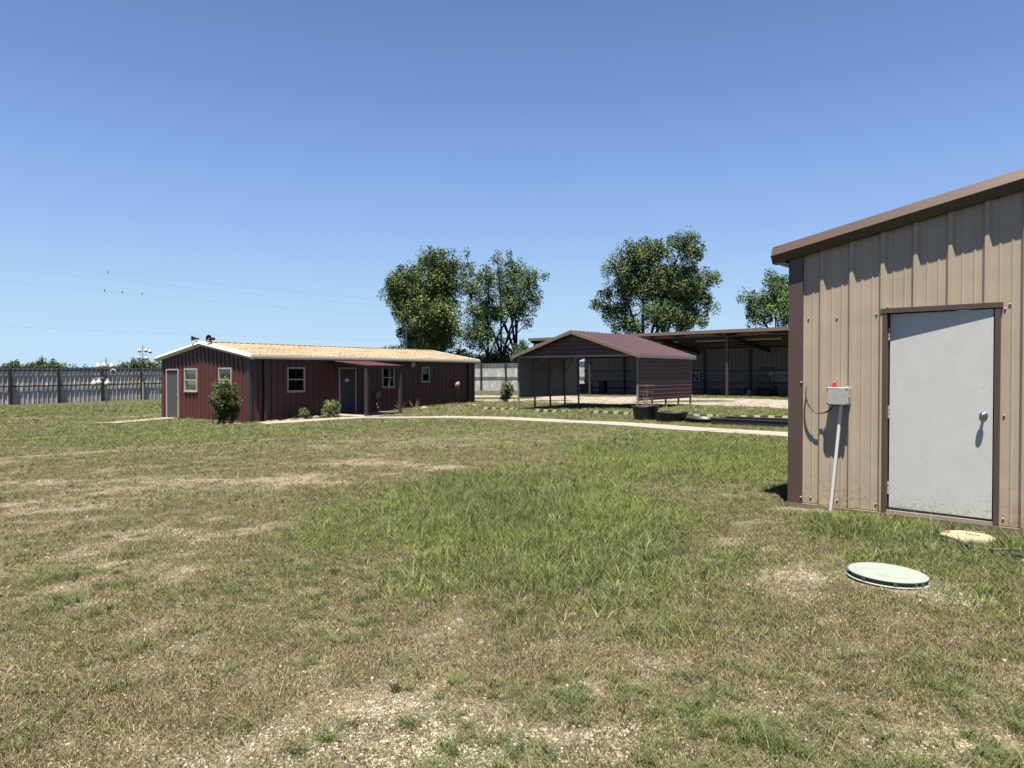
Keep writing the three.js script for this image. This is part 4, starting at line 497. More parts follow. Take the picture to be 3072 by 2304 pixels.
{ // far trees over the left fence and over the red roof: [X, F, top, half width, label]
  const far = [[-113, 160, 4.5, 1.9, 'leftmost far tree over the left fence'], [-108, 155, 4.6, 1.0, 'narrow far tree next to the leftmost over the fence'], [-109, 160, 4.0, 2.2, 'low far tree left of the tallest hump over fence'], [-99, 150, 5.0, 2.3, 'tallest far hump in the left half of the fence'], [-99, 156, 3.8, 2.5, 'broad low far tree right of the tallest hump'], [-101, 165, 3.6, 1.0, 'small far hump over the second fence post'], [-100, 166, 3.4, 1.1, 'small far hump between second and third fence posts'], [-99, 167, 3.3, 0.6, 'tiniest far hump over the fence'], [-93, 160, 3.4, 1.1, 'far hump just left of the near gourd pole'], [-88, 156, 3.5, 1.7, 'far hump just right of the near gourd pole'], [-82, 150, 4.05, 1.8, 'far tree climbing left of the tall gourd pole'], [-76.5, 146, 4.7, 2.3, 'rounded far tree behind the tall gourd pole'], [-75.8, 148, 4.4, 0.9, 'far tree right of the tall gourd pole'], [-74.6, 150, 4.3, 1.1, 'far tree next to the left eave of the red building'],
    [-27, 150, 7.3, 0.8, 'far treetop over the red roof, left of three'], [-24.5, 148, 7.4, 0.7, 'far treetop over the red roof, middle of three'], [-21.6, 150, 7.8, 0.7, 'spiky far treetop over the red roof beside the pole']];
  far.forEach(([X, F, top, w, label], k) => { const base = gh(X, F), h = top - base, L = []; const r = rng(200 + k); L.push([0, base + h * 0.72, w * 0.75, h * 0.28], [-w * 0.5, base + h * 0.55, w * 0.6, h * 0.25], [w * 0.5, base + h * 0.5, w * 0.6, h * 0.28], [0, base + h * 0.35, w * 0.9, h * 0.25]); tree('far_tree', label, X, F, L, { seed: 60 + k, trunk: 0.14, density: 0.9, per: 26, leaf: 0.42, clump: 0.6, tones: [[0.026, 0.04, 0.02], [0.034, 0.05, 0.024], [0.044, 0.062, 0.028]], group: 'far trees beyond the fences' }); });
}
const SHRUB = [[0.026, 0.036, 0.014], [0.038, 0.05, 0.017], [0.058, 0.068, 0.024], [0.085, 0.092, 0.036]];
const shrub = (label, X, F, h, w, o = {}) => { const b = gh(X, F), q = rng((o.seed ?? 80) * 7), L = []; for (let k = 0; k < 9; k++) { const a = k * 2.4, R = 0.1 + 0.3 * q(); L.push([Math.cos(a) * R * w, b + h * (0.2 + 0.58 * q()), w * (0.1 + 0.13 * q()), h * (0.12 + 0.13 * q())]); } L.push([0, b + h * 0.5, w * 0.33, h * 0.33], [0, b + h * 0.18, w * 0.26, h * 0.16], [w * 0.12, b + h * 0.85, w * 0.1, h * 0.13], [-w * 0.2, b + h * 0.8, w * 0.08, h * 0.12]); return tree('shrub', label, X, F, L, { category: 'shrub', crown: 'foliage', trunk: 0.035, stems: 3, fork: 0.03, leaf: o.leaf ?? 0.075, clump: o.clump ?? 0.13, density: o.density ?? 1.0, per: o.per ?? 34, tones: o.tones ?? SHRUB, seed: o.seed ?? 80, flat: 0.8, slim: 0.75, tall: 1.25, fat: 1.0 }); };
shrub('upright dark green shrub in front of the red gable corner', -11.02, 27.25, 1.8, 1.2, { seed: 81 });
const PALE = [[0.055, 0.06, 0.026], [0.08, 0.085, 0.036], [0.11, 0.11, 0.05], [0.15, 0.14, 0.07]];
shrub('small pale shrub in the rock bed by the red wall', -8.62, 29.35, 0.44, 0.58, { seed: 82, leaf: 0.05, clump: 0.09, tones: PALE });
shrub('rounded pale green shrub beside the red side door', -7.6, 29.85, 0.78, 0.9, { seed: 83, leaf: 0.055, clump: 0.1, tones: [[0.05, 0.062, 0.03], [0.085, 0.095, 0.045], [0.13, 0.13, 0.065], [0.19, 0.17, 0.09]] });
shrub('dark rounded shrub on the lawn left of the carport', -0.3, 39.7, 1.15, 0.95, { seed: 84, leaf: 0.1, clump: 0.16, tones: [[0.026, 0.036, 0.02], [0.038, 0.05, 0.024], [0.055, 0.068, 0.03]] });

// ---------------------------------------------------------------- gourd houses for martins
const gourdWhite = mat(0.5, 0.5, 0.49, 0.45);
function gourdRack(label, X, F, h, spots, sleeve) {
  const g = thing('gourd_rack', label, 'birdhouse', at(X, F)), gd = lathe([[0, -0.15], [0.08, -0.145], [0.13, -0.09], [0.14, -0.02], [0.11, 0.06], [0.05, 0.12], [0.028, 0.17], [0.02, 0.22], [0, 0.225]], 18), hole = new THREE.CircleGeometry(0.028, 12).translate(0, -0.02, 0.1405);
  part('pole', rod(V(0, -0.1, 0), V(0, h, 0), 0.026, 0.02, 10, true), mat(0.16, 0.17, 0.19, 0.5), g); if (sleeve) part('sleeve', rod(V(0, -0.05, 0), V(0, sleeve, 0), 0.045, 0.045, 14, true), gourdWhite, g);
  for (const [dx, y, dz] of spots) { const p = part('gourd', gd, gourdWhite, g); p.position.set(dx, y, dz); p.rotation.y = dx * 3 + dz; part('entrance', hole, M.dark, p); part('arm', merge([rod(V(0, y + 0.24, 0), V(dx, y + 0.24, dz), 0.011), rod(V(dx, y + 0.2, dz), V(dx, y + 0.24, dz), 0.006)]), M.galvIn, g); }
}
gourdRack('short pole hung with white gourd birdhouses on the left lawn', -20.34, 35.6, 2.75, [[-0.34, 2.3, 0.1], [0.02, 2.33, 0.2], [0.32, 2.31, 0.05], [0.24, 2.06, -0.2], [-0.5, 1.45, 0.2], [-0.2, 1.5, 0.3], [0.2, 1.46, 0.25]], 0.28);
gourdRack('tall pole with two tiers of white gourds by the fence', -27.75, 53.4, 4.15, [[-0.12, 3.72, 0.2], [0.28, 3.74, 0.1], [0.55, 3.66, 0], [-0.2, 3.2, 0.2], [0.32, 3.17, 0.1]], 1.35);

// ---------------------------------------------------------------- poles, wires and birds
{
  const wood = mat(0.17, 0.13, 0.1, 0.9, { map: barkTex }), green = mat(0.03, 0.045, 0.04, 0.6);
  const pole = (label, X, F, top, arms) => { const p = thing('utility_pole', label, 'utility pole', at(X, F)), b = gh(X, F); part('shaft', rod(V(0, -0.3, 0), V(0, top - b, 0), 0.16, 0.1, 12, true), wood, p); for (const y of arms) part('crossarm', box(2.2, 0.1, 0.1, 0, y - b, 0.12, -0.5), wood, p); };
  pole('wooden utility pole hidden behind the dense tall tree', -13.6, 112, 13.2, [12.55]);
  pole('wooden utility pole left of the view that carries the high wires', -55.3, 66, 13.6, [12.95]);
  pole('wooden service pole left of the view that carries the low wire', -41.9, 50, 5.6, []);
  const l = thing('yard_light_pole', 'dark green yard light pole behind the red roof', 'light pole', at(-8.93, 60)), b = gh(-8.93, 60);
  part('shaft', rod(V(0, -0.2, 0), V(0, 5.95 - b, 0), 0.1, 0.075, 12, true), green, l); part('conduit', rod(V(-0.22, -0.1, 0), V(-0.22, 5.4 - b, 0), 0.03, 0.03, 8), M.slate, l); part('arm', rod(V(-0.22, 5.4 - b, 0), V(-0.42, 5.55 - b, 0.05), 0.03), M.slate, l); part('lamp_head', lathe([[0, 0.1], [0.1, 0.08], [0.14, 0], [0, -0.02]], 14).translate(-0.46, 5.5 - b, 0.05), M.galvIn, l); part('clamp', box(0.26, 0.05, 0.06, -0.1, 4.6 - b, 0), M.slate, l);
  const A = (y, d = 0) => V(-55.3 + d * 0.9, y, -(66 + d * 0.4)), B = (y, d = 0) => V(-13.6 + d * 0.9, y, -(112 + d * 0.4));
  const wire = (label, a, c, sag, rad) => { const m = (t) => { const p = a.clone().lerp(c, t); p.y -= sag * 4 * t * (1 - t); return p; }, pts = []; for (let k = 0; k <= 12; k++) pts.push(m(k / 12)); single('power_line', label, 'wire', pipe(pts, rad, 60, 5), mat(0.32, 0.36, 0.42, 0.6), 'wires across the sky at the left'); return m; };
  const w1 = wire('highest thin wire across the sky at the left', A(13.3, -0.9), B(12.75, -0.9), 0.25, 0.0095), w2 = wire('second wire from the top, one bird on it', A(12.95, 0.2), B(12.5, 0.2), 0.25, 0.0095), w3 = wire('third wire from the top, without birds', A(12.3, 0.9), B(11.75, 0.9), 0.3, 0.0095), w4 = wire('fourth wire from the top, three birds on it', A(11.1), B(10.35), 0.35, 0.011);
  wire('lowest wire, running to the yard light pole', V(-41.9, 5.3, -50), V(-8.93, 4.45, -60), 0.18, 0.013);
  const body = lathe([[0, -0.14], [0.03, -0.12], [0.055, -0.05], [0.06, 0.02], [0.045, 0.07], [0.038, 0.1], [0.045, 0.13], [0.03, 0.165], [0, 0.175]], 12).rotateX(-0.5), tail = box(0.04, 0.16, 0.012, 0, -0.2, 0.09, 0, -0.5), beak = new THREE.ConeGeometry(0.012, 0.04, 6).rotateX(-2).translate(0, 0.13, -0.12), bird = merge([body, tail, beak]), bm = mat(0.03, 0.032, 0.04, 0.6);
  const perch = (w, px, label) => { let best = 0, e = 1e9; for (let k = 0; k <= 2000; k++) { const p = w(k / 2000), q = Math.abs(p.x / -p.z - px); if (q < e) { e = q; best = k / 2000; } } const p = w(best), o = single('bird', label, 'bird', bird, bm, 'birds perched on the wires'); o.position.set(p.x, p.y + 0.1, p.z); o.rotation.y = 0.6; o.scale.setScalar(1.0); };
  perch(w2, -0.5676, 'small dark bird alone on the upper wires'); perch(w4, -0.5723, 'leftmost of three birds on one wire'); perch(w4, -0.5474, 'middle of three birds on one wire'); perch(w4, -0.5197, 'rightmost of three birds on one wire');
}

// ---------------------------------------------------------------- things on the lawn
{ // rubber parking stops with pale stripes
  const rub = mat(0.018, 0.017, 0.016, 0.85, { map: wornTex }), stripe = mat(0.46, 0.42, 0.27, 0.6, { map: wornTex });
  const prof = [[-0.08, 0], [-0.055, 0.1], [0.055, 0.1], [0.08, 0]], g = sweep(prof, V(-0.9, 0, 0), V(0.9, 0, 0), V(0, 0, 1), V(0, 1, 0)), sp = [[-0.084, 0.004], [-0.059, 0.104], [0.059, 0.104], [0.084, 0.004]], band = (x, w) => sweep(sp, V(x - w / 2, 0, 0), V(x + w / 2, 0, 0), V(0, 0, 1), V(0, 1, 0)), bands = [-0.68, -0.25, 0.2, 0.64].map((x) => band(x, 0.2)).concat([band(0.885, 0.05)]);
  [[-0.55, 31.1, 0.55, 'leftmost striped parking stop, left of the carport leg'], [1.58, 28.4, 1.0, 'striped parking stop across the left half of the carport mouth'], [3.66, 25.95, 0.85, 'striped parking stop across the right half of the carport mouth'], [6.15, 24.45, 0.2, 'striped parking stop half hidden behind the low round tub'], [8.46, 23.75, 0.22, 'rightmost striped parking stop near the tan building']].forEach(([X, F, t, label]) => { const o = thing('parking_stop', label, 'parking stop', at(X, F, -0.01), -Math.min(t, 0.72), 'rubber parking stops in a row'); part('bar', g, rub, o); bands.forEach((q) => part('stripe', q, stripe, o)); });
}
{ // black tubs and planting bed beside the path
  const poly = mat(0.02, 0.02, 0.021, 0.5), soil = mat(0.12, 0.09, 0.06, 1, { map: soilTex });
  const tub = (name, label, X, F, r0, r1, h, sx, sz, turn, tilt = 0) => { const t = thing(name, label, 'tub', at(X, F, -0.02), turn); const g = lathe([[r0 * 0.9, 0], [r0, 0.02], [lerp(r0, r1, 0.9), h * 0.9], [r1 * 1.03, h * 0.92], [r1 * 1.06, h * 0.97], [r1 * 1.02, h], [r1 * 0.95, h * 0.97], [lerp(r0, r1, 0.5) * 0.93, h * 0.5]], 36); g.scale(sx, 1, sz); const p = g.attributes.position; for (let i = 0; i < p.count; i++) { const y = p.getY(i); p.setY(i, y + (y / h) * (tilt * p.getX(i) + 0.02 * Math.sin(p.getX(i) * 6))); } g.computeVertexNormals(); part('wall', g, poly, t); part('soil', new THREE.CircleGeometry(lerp(r0, r1, 0.5) * 0.95, 28).rotateX(-Math.PI / 2).scale(sx, 1, sz).translate(0, h * 0.55, 0), soil, t); return t; };
  const t1 = tub('stock_tub', 'tall round black tub holding dry stalks by the path', 4.42, 23.5, 0.36, 0.44, 0.5, 1, 1, 0);
  const dry = mat(0.34, 0.28, 0.2, 0.9), wireM = mat(0.16, 0.15, 0.14, 0.5), cage = thing('plant_cage', 'thin wire plant cage standing in the tall tub', 'plant support', [t1.position.x, t1.position.y + 0.27, t1.position.z]);
  for (let k = 0; k < 4; k++) { const a = k * 1.571 + 0.4; part('upright', rod(V(Math.cos(a) * 0.13, 0, Math.sin(a) * 0.13), V(Math.cos(a) * 0.3, 0.92, Math.sin(a) * 0.3), 0.004), wireM, cage); }
  for (const [y, rr] of [[0.45, 0.215], [0.68, 0.255], [0.9, 0.297]]) part('ring', new THREE.TorusGeometry(rr, 0.004, 5, 30).rotateX(Math.PI / 2).translate(0, y, 0), wireM, cage);
  const st = thing('dry_stalks', 'dry withered stalks in the tall tub', 'dead plant', [t1.position.x, t1.position.y + 0.27, t1.position.z]), r = rng(91); for (let k = 0; k < 9; k++) { const a = r() * 6.28, R = r() * 0.24, h = 0.2 + r() * 0.45; part('stalk', limb(V(Math.cos(a) * R, 0, Math.sin(a) * R), V(Math.cos(a) * (R + 0.1), h, Math.sin(a) * (R + 0.1)), 0.009, 0.004, V((r() - 0.5) * 0.12, 0, (r() - 0.5) * 0.12), 4), dry, st); }
  part('withered_head', leaves([[0.02, 0.36, 0, 0.07, 0.09, 0.07, 40, 0]], r, 0.06, [[0.05, 0.045, 0.03], [0.16, 0.13, 0.08]]), leafMat, st);
  tub('stock_tub', 'wide oval black tub with a sagging rim beside the tall tub', 5.12, 22.75, 0.5, 0.56, 0.33, 1.02, 0.8, 0.6, -0.02);
  tub('stock_tub', 'shallow black tub lowest in the row', 5.95, 22.25, 0.5, 0.57, 0.17, 1.02, 0.85, 0.6);
  const bed = thing('planting_bed', 'long low black planting bed beside the path', 'planter', at(8.1, 20.25, 0), -0.7), L = 4.6, w = 1.15, h = 0.17;
  part('side', boxAt(-L / 2, L / 2, -0.1, h, w / 2 - 0.045, w / 2), poly, bed); part('side', boxAt(-L / 2, L / 2, -0.1, h, -w / 2, -w / 2 + 0.045), poly, bed); for (const s of [-1, 1]) part('end', boxAt(s > 0 ? L / 2 - 0.045 : -L / 2 + 0.003, s > 0 ? L / 2 - 0.003 : -L / 2 + 0.045, -0.1, h - 0.003, -w / 2 + 0.045, w / 2 - 0.045), poly, bed); part('edge_cap', boxAt(-L / 2 - 0.01, L / 2 + 0.01, h + 0.001, h + 0.022, w / 2 - 0.06, w / 2 + 0.02), mat(0.06, 0.06, 0.065, 0.45), bed); part('edge_cap', boxAt(-L / 2 - 0.01, L / 2 + 0.01, h + 0.001, h + 0.022, -w / 2 - 0.02, -w / 2 + 0.06), mat(0.06, 0.06, 0.065, 0.45), bed); part('soil', boxAt(-L / 2 + 0.05, L / 2 - 0.05, -0.1, h * 0.55, -w / 2 + 0.05, w / 2 - 0.05), mat(0.2, 0.2, 0.19, 1, { map: soilTex }), bed);
}
{ // rocks that edge the bed along the red wall, flat stones, septic lids, hose
  const r = rng(17), geos = []; for (let k = 0; k < 4; k++) { const g = new THREE.IcosahedronGeometry(1, 2), p = g.attributes.position, d = V(0, 0, 0); for (let i = 0; i < p.count; i++) { d.fromBufferAttribute(p, i); const s = 0.75 + 0.5 * fbm(d.x * 1.6 + k * 7 + 5, d.y * 1.6 + d.z * 1.3 + 9, 3); p.setXYZ(i, d.x * s, d.y * s * 0.62, d.z * s); } g.computeVertexNormals(); geos.push(g); }
  const rockM = [mat(0.27, 0.21, 0.155, 0.95, { map: wornTex }), mat(0.21, 0.165, 0.125, 0.95, { map: wornTex }), mat(0.36, 0.32, 0.26, 0.95, { map: wornTex })];
  const rock = (X, F, s, k, label, group, dy = 0) => { const o = single('edging_rock', label, 'rock', geos[k % 4], rockM[k % 3], group); const [x, y, z] = at(X, F, s * 0.22 + dy); o.position.set(x, y, z); o.scale.set(s * (1.2 + 0.5 * r()), s, s * (0.8 + 0.3 * r())); o.rotation.y = r() * 3; };
  for (let k = 0; k < 22; k++) { const t = 0.35 + k * 0.175, [X, F] = toWorld(0.72 + 0.16 * Math.sin(k * 1.7), -t, RED); rock(X, F, 0.075 + 0.05 * r(), k, 'brownish rock in the row edging the bed along the red wall', 'rocks edging the bed by the red wall'); }
  for (let k = 0; k < 6; k++) rock(-11.45 + k * 0.22, 26.95 + 0.1 * Math.sin(k * 2), 0.06 + 0.03 * r(), k + 1, 'flat rock in the ring round the upright dark shrub', 'rocks round the upright shrub');
  rock(-4.24, 34.3, 0.17, 2, 'flat pale stone on the grass near the red wall', undefined, -0.03);
  rock(-1.9, 35.6, 0.1, 2, 'small pale stone on the grass beyond the red building corner', undefined, -0.02);
  const lidM = mat(0.36, 0.45, 0.41, 0.6, { map: paintTex(12, 26, 0.01) }), dk = mat(0.05, 0.08, 0.07, 0.6);
  const lid = thing('septic_lid', 'round pale green septic tank lid in the grass', 'tank lid', at(2.88, 5.43, -0.01)); lid.rotation.set(0.0, 0, -0.035); lid.scale.set(0.9, 0.7, 0.9);
  part('riser', new THREE.CylinderGeometry(0.292, 0.292, 0.09, 48).translate(0, 0.02, 0), dk, lid); part('flange', lathe([[0.29, 0.012], [0.318, 0.012], [0.318, 0.026], [0.29, 0.026]], 48), lidM, lid); part('cover', lathe([[0, 0.1], [0.15, 0.098], [0.255, 0.09], [0.272, 0.083], [0.278, 0.087], [0.3, 0.086], [0.309, 0.078], [0.309, 0.064], [0, 0.064]], 56), lidM, lid);
  for (let k = 0; k < 8; k++) { const a = k * 0.785 + 0.3; part('lug', box(0.03, 0.035, 0.03, Math.cos(a) * 0.302, 0.045, Math.sin(a) * 0.302, -a), dk, lid); }
  const pad = thing('concrete_pad', 'pale round concrete pad half grown over near the door', 'concrete pad', at(4.25, 6.61, 0)); part('disc', lathe([[0, 0.024], [0.2, 0.022], [0.222, 0.01], [0.222, -0.04]], 40).scale(1.02, 1, 0.95), mat(0.6, 0.54, 0.41, 0.95, { map: concTex }), pad);
  const tw = mat(0.3, 0.19, 0.12, 0.9); for (let k = 0; k < 7; k++) { const a = r() * 6.28, x = (r() - 0.5) * 0.3, z = (r() - 0.5) * 0.2; part('twig', rod(V(x, 0.03, z), V(x + Math.cos(a) * 0.09, 0.034, z + Math.sin(a) * 0.09), 0.004), tw, pad); }
  const hp = [[3.93, 6.6], [3.98, 6.42], [4.02, 6.16], [4.14, 6.05], [4.27, 6.03], [4.4, 6.0], [4.62, 5.86], [4.9, 5.7]]; single('garden_hose', 'black hose lying in the grass below the door', 'hose', pipe(hp.map(([X, F], k) => V(X, gh(X, F) + 0.034 + 0.006 * Math.sin(k * 2), -F)), 0.0125, 60), M.cable);
  const blk = thing('paver', 'pale paver at the right edge below the hose', 'paver', at(4.2, 5.62, 0), 0.5); part('block', rbox(0.3, 0.07, 0.2, 0.008, 0.06, 0.02, 0), mat(0.45, 0.39, 0.32, 0.95, { map: concTex }), blk); part('block', rbox(0.2, 0.06, 0.12, 0.008, 0.2, 0.02, -0.2), M.dark, blk);
  const dw = mat(0.3, 0.25, 0.17, 0.9); for (const [t, out, label] of [[8.9, 0.35, 'dry weeds at the foot of the red wall under the small window'], [8.0, 0.3, 'dry weeds at the foot of the red wall beside the awning post']]) { const [X, F] = toWorld(out, -t, RED), o = thing('dry_weeds', label, 'weeds', at(X, F)); for (let k = 0; k < 12; k++) { const a = r() * 6.28, h = 0.15 + r() * 0.35; part('stem', limb(V(0, 0, 0).add(V(Math.cos(a) * 0.08, 0, Math.sin(a) * 0.08)), V(Math.cos(a) * 0.3, h, Math.sin(a) * 0.2), 0.008, 0.003, V(0, 0.08, 0), 4), dw, o); } }
}

// ---------------------------------------------------------------- grass, straw and pebbles
const LID = [2.88, 5.43, 0.33], PAD = [4.22, 6.55, 0.3];
function blocked(X, F) {
  if (pathDist(X, F) < 0.8) return true;
  for (const [x, f, r] of [LID, PAD]) if ((X - x) ** 2 + (F - f) ** 2 < r * r) return true;
  let [a, b] = toLocal(X, F, BARN); if (a > -0.06 && a < 9.3 && b < 0.06 && b > -10.1) return true;
  [a, b] = toLocal(X, F, RED); if (a < 0.05 && a > -RED_W - 0.05 && b < 0.05 && b > -RED_L - 0.05) return true; if (a > 0 && a < 2.55 && b < -3.65 && b > -7.55) return true;
  [a, b] = toLocal(X, F, [8.1, 20.25, -0.7]); if (Math.abs(a) < 2.35 && Math.abs(b) < 0.62) return true;
  return false;
}
function tuft(seed, n, h, spread, lean, width, curl, flat = 0) {          // one tuft of curved tapering blades
  const r = rng(seed), P = []; for (let k = 0; k < n; k++) {
    const a = r() * 6.283, R = spread * Math.sqrt(r()), x = Math.cos(a) * R, z = Math.sin(a) * R, b = r() * 6.283, dx = Math.cos(b), dz = Math.sin(b), H = h * (0.5 + 0.7 * r()), l = lean * (0.3 + r()), w = width * (0.7 + 0.6 * r()), tw = r() * 6.283, wx = Math.cos(tw) * w, wz = Math.sin(tw) * w, rings = [];
    for (let s = 0; s <= 2; s++) { const t = s / 2, y = flat ? H * 0.25 + H * Math.sin(t * 2.6) * 0.6 : H * (t - curl * t * t * 0.4), o = l * H * (t * 0.5 + curl * t * t); rings.push([x + dx * o, y, z + dz * o, 1 - t * 0.92]); }
    for (let s = 0; s < 2; s++) { const [ax, ay, az, aw] = rings[s], [bx, by, bz, bw] = rings[s + 1], p = [ax - wx * aw, ay, az - wz * aw], q = [ax + wx * aw, ay, az + wz * aw], u = [bx + wx * bw, by, bz + wz * bw], v = [bx - wx * bw, by, bz - wz * bw]; P.push(...p, ...q, ...u, ...p, ...u, ...v); }
  }
  const g = new THREE.BufferGeometry(); g.setAttribute('position', new THREE.Float32BufferAttribute(P, 3)); g.computeVertexNormals(); return g;
}
const bladeMat = new THREE.MeshStandardMaterial({ color: 0xffffff, roughness: 0.7, side: THREE.DoubleSide });
function sow(name, label, category, geos, list) {                          // list: [X, F, scale, scaleY, r, g, b, dy]
  const r = rng(name.length * 31 + list.length), m4 = new THREE.Matrix4(), q = new THREE.Quaternion(), e = new THREE.Euler(), p = V(0, 0, 0), s = V(1, 1, 1), c = new THREE.Color(), by = geos.map(() => []); for (const it of list) by[(r() * geos.length) | 0].push(it);
  geos.forEach((g, k) => { const L = by[k]; if (!L.length) return; const o = new THREE.InstancedMesh(g, bladeMat, L.length); o.name = numbered(name); o.userData = { kind: 'stuff', label: label + (k ? ', mixed with the rest' : ''), category }; o.castShadow = o.receiveShadow = true;
    L.forEach(([X, F, sc, sy, cr, cg, cb, dy], i) => { e.set((r() - 0.5) * 0.3, r() * 6.283, (r() - 0.5) * 0.3); q.setFromEuler(e); const nb = 1 - sstep(20, 40, Math.hypot(X, F)); p.set(X, gh(X, F) + nb * (fbm(X * 1.7, F * 1.7, 3) - 0.5) * 0.03 + (dy ?? -0.004), -F); s.set(sc, sy, sc); o.setMatrixAt(i, m4.compose(p, q, s)); o.setColorAt(i, c.setRGB(cr * 0.7, cg * 0.7, cb * 0.68)); });
    scene.add(o); });
}
{
  const r = rng(4242), short = [], straw = [], tall = [], clump = [], peb = [], seedy = [];
  const zones = [[2.2, 5, 520, 760, 1], [5, 9, 330, 420, 1.15], [9, 15, 160, 140, 1.6], [15, 24, 60, 24, 2.4], [24, 46, 17, 0, 3.6]];
  const mixc = (a, b, t) => [lerp(a[0], b[0], t), lerp(a[1], b[1], t), lerp(a[2], b[2], t)];
  const GREEN = [0.13, 0.168, 0.032], DEEP = [0.05, 0.08, 0.022], OLIVE = [0.15, 0.147, 0.045], STRAW = [0.35, 0.3, 0.18], BROWN = [0.108, 0.088, 0.047], PALEG = [0.165, 0.18, 0.085];
  for (const [f0, f1, dShort, dStraw, sc] of zones) {
    const wide = (F) => 0.8 * F + 1.6, area = (f1 - f0) * 2 * wide((f0 + f1) / 2), spot = () => { for (;;) { const F = f0 + r() * (f1 - f0), X = (r() * 2 - 1) * wide(f1); if (Math.abs(X) < wide(F)) return [X, F]; } };
    for (let k = 0, n = area * dShort; k < n; k++) {
      const [X, F] = spot(); if (blocked(X, F)) continue; if (F > 26 && inPoly(X, F, DRIVE) && r() < 0.93) continue; const bare = Math.max(bareAt(X, F), trackAt(X, F)), st = stonyAt(X, F); if (r() < bare * 0.92 || r() < st * 0.4) continue;
      const g = greenAt(X, F), lush = lushAt(X, F); let c = r() < 0.2 + 0.75 * g ? mixc(OLIVE, GREEN, clamp(g + (r() - 0.5) * 0.7)) : mixc(BROWN, STRAW, r() * 0.9); if (r() < 0.1) c = PALEG; const v = (0.35 + 1.1 * r()) * 0.92;
      short.push([X, F, sc * (0.8 + 0.5 * r()), (sc * 0.35 + 0.65) * (0.7 + 0.7 * r()) * (1 + lush * 0.6), c[0] * v, c[1] * v, c[2] * v]);
    }
    for (let k = 0, n = area * dStraw; k < n; k++) { const [X, F] = spot(); if (blocked(X, F)) continue; const lush = lushAt(X, F), bare = bareAt(X, F); if (r() < lush * 0.75 || r() < bare * 0.5) continue; const c = mixc(BROWN, STRAW, Math.pow(r(), 1.1)), v = (0.6 + 0.75 * r()) * 0.85; straw.push([X, F, sc * (0.8 + 0.6 * r()), sc * (0.6 + 0.7 * r()), c[0] * v, c[1] * v, c[2] * v]); }
    const dTall = { 2.2: 150, 5: 240, 9: 150, 15: 40, 24: 6 }[f0];
    for (let k = 0, n = area * dTall; k < n; k++) { const [X, F] = spot(), lush = lushAt(X, F); if (r() > (lush - 0.22) * 1.35 || blocked(X, F) || (F > 26 && inPoly(X, F, DRIVE))) continue; let c = mixc(DEEP, GREEN, clamp(0.1 + r() * 0.7 + (fbm(X * 0.8, F * 0.8, 3, 0, 12) - 0.4) * 1.6, 0, 1.25)); if (r() < 0.14) c = PALEG; const v = 1.0 + 0.6 * r(), strong = clamp((lush - 0.3) * 1.6); tall.push([X, F, (0.8 + 0.4 * r()) * (0.7 + 0.3 * sc), (0.5 + 0.6 * strong) * (0.7 + 0.6 * r()), c[0] * v, c[1] * v, c[2] * v]); }
  }
  for (const [x, f, a, b, s] of CLUMP) { const n = Math.max(4, Math.round(a * b * 900 * s)); for (let k = 0; k < n; k++) { const A = r() * 6.283, R = Math.sqrt(r()), c = mixc(DEEP, GREEN, r() * 0.7), v = 0.75 + 0.45 * r(); clump.push([x + Math.cos(A) * R * a * 1.1, f + Math.sin(A) * R * b * 1.1, 0.8 + 0.5 * r(), (0.65 + 0.5 * r()) * (0.7 + 0.3 * s), c[0] * v, c[1] * v, c[2] * v]); } }
  for (let k = 0; k < 12000; k++) { const F = 2.3 + Math.pow(r(), 1.5) * 13, X = (r() * 2 - 1) * (0.8 * F + 1), n = sstep(0.5, 0.68, fbm(X * 0.9 + 70, F * 0.9, 4, 0, 3)) * 0.5 + sstep(0.62, 0.72, fbm(X * 3.1 + 20, F * 3.1, 3, 0, 4)) * 0.4; if (r() > n || blocked(X, F) || r() < field(BARE, X, F) * 0.7) continue; const m = 1 + (r() * 4 | 0), c = mixc(DEEP, GREEN, r() * 0.55), big = 0.5 + 0.6 * r(); for (let i = 0; i < m; i++) { const v = 0.7 + 0.5 * r(); clump.push([X + (r() - 0.5) * 0.09, F + (r() - 0.5) * 0.09, 0.7 + 0.6 * r(), big * (0.5 + 0.5 * r()), c[0] * v, c[1] * v, c[2] * v]); } }
  for (let k = 0; k < 420; k++) { const F = 2.6 + Math.pow(r(), 1.4) * 11, X = (r() * 2 - 1) * (0.8 * F + 1); if (blocked(X, F)) continue; const c = mixc(STRAW, PALEG, r()); seedy.push([X, F, 1, 0.6 + 0.8 * r(), c[0] * 1.15, c[1] * 1.15, c[2] * 1.1]); }
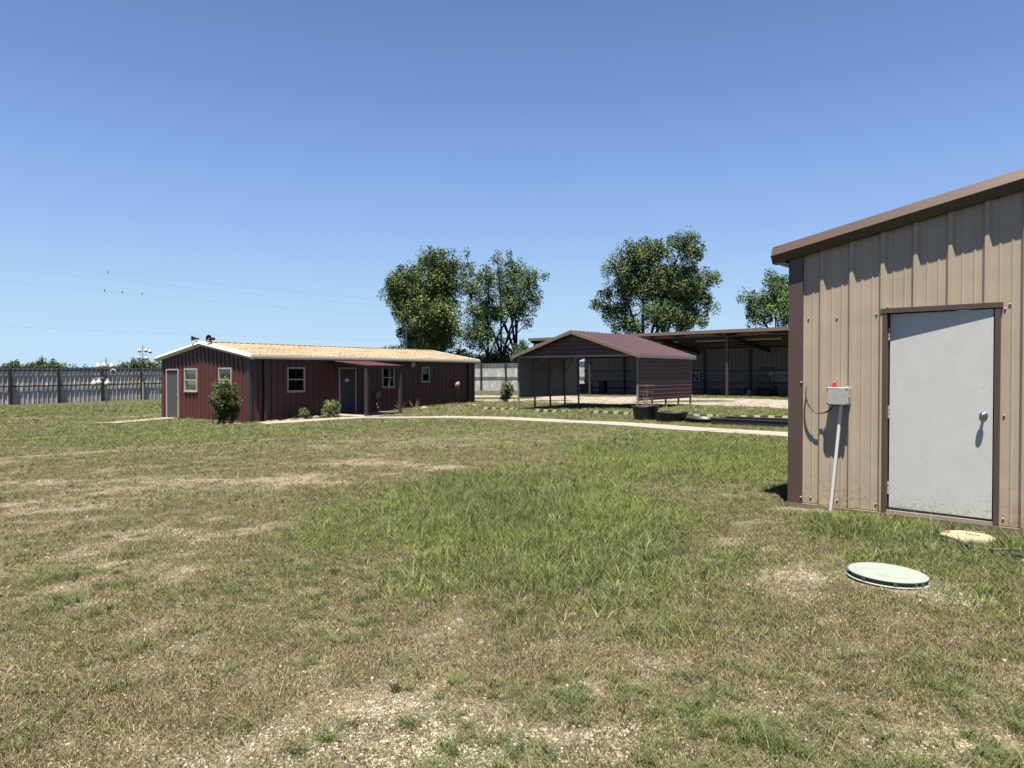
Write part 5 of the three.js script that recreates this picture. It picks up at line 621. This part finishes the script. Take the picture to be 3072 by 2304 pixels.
  for (let k = 0; k < 300000; k++) { const F = 2.3 + Math.pow(r(), 2) * 10, X = (r() * 2 - 1) * (0.8 * F + 0.8), st = stonyAt(X, F); if (r() > st * (0.15 + 1.3 * sstep(0.35, 0.65, fbm(X * 5, F * 5, 3, 0, 55))) + 0.02 + 0.16 * bareAt(X, F) || blocked(X, F)) continue; const v = 0.16 + 0.28 * r(), w = 0.9 + 0.1 * r(), s = (0.003 + 0.0085 * r() * r()) * (1 + F * 0.04); peb.push([X, F, s, s * (0.5 + 0.4 * r()), v, v * (0.86 + 0.08 * w), v * (0.66 + 0.14 * w), s * 0.15]); }
  sow('short_grass', 'short sparse lawn grass, green and brown', 'grass', [tuft(1, 24, 0.038, 0.07, 0.7, 0.0018, 0.45), tuft(2, 24, 0.045, 0.075, 0.8, 0.002, 0.5), tuft(3, 22, 0.032, 0.065, 1.0, 0.0017, 0.6)], short);
  sow('dead_grass', 'dead tan grass lying flat between the living tufts', 'grass', [tuft(4, 16, 0.016, 0.08, 1.5, 0.0017, 0.5, 1), tuft(5, 16, 0.02, 0.085, 1.7, 0.0016, 0.6, 1)], straw);
  sow('tall_grass', 'lush taller green grass in the middle of the lawn', 'grass', [tuft(6, 15, 0.115, 0.075, 0.5, 0.0028, 0.5), tuft(7, 15, 0.13, 0.08, 0.6, 0.003, 0.6), tuft(8, 14, 0.1, 0.075, 0.75, 0.0027, 0.7)], tall);
  sow('grass_clumps', 'dark green grass clumps standing in the bare ground', 'grass', [tuft(9, 20, 0.1, 0.022, 0.75, 0.0021, 0.6), tuft(10, 20, 0.085, 0.028, 0.95, 0.0021, 0.7)], clump);
  sow('seed_stalks', 'single pale dry stalks standing in the lawn', 'grass', [tuft(11, 2, 0.16, 0.02, 0.8, 0.0014, 0.9)], seedy);
  sow('pebbles', 'pale pebbles scattered over the bare ground', 'gravel', [new THREE.IcosahedronGeometry(1, 0), new THREE.DodecahedronGeometry(1, 0)], peb);
  console.log('grass', short.length, straw.length, tall.length, clump.length, peb.length);
}
let tris = 0; scene.traverse((o) => { if (o.isMesh && !o.isInstancedMesh) tris += (o.geometry.index ? o.geometry.index.count : o.geometry.attributes.position.count) / 3; }); console.log('triangles', tris);
renderer.render(scene, camera);
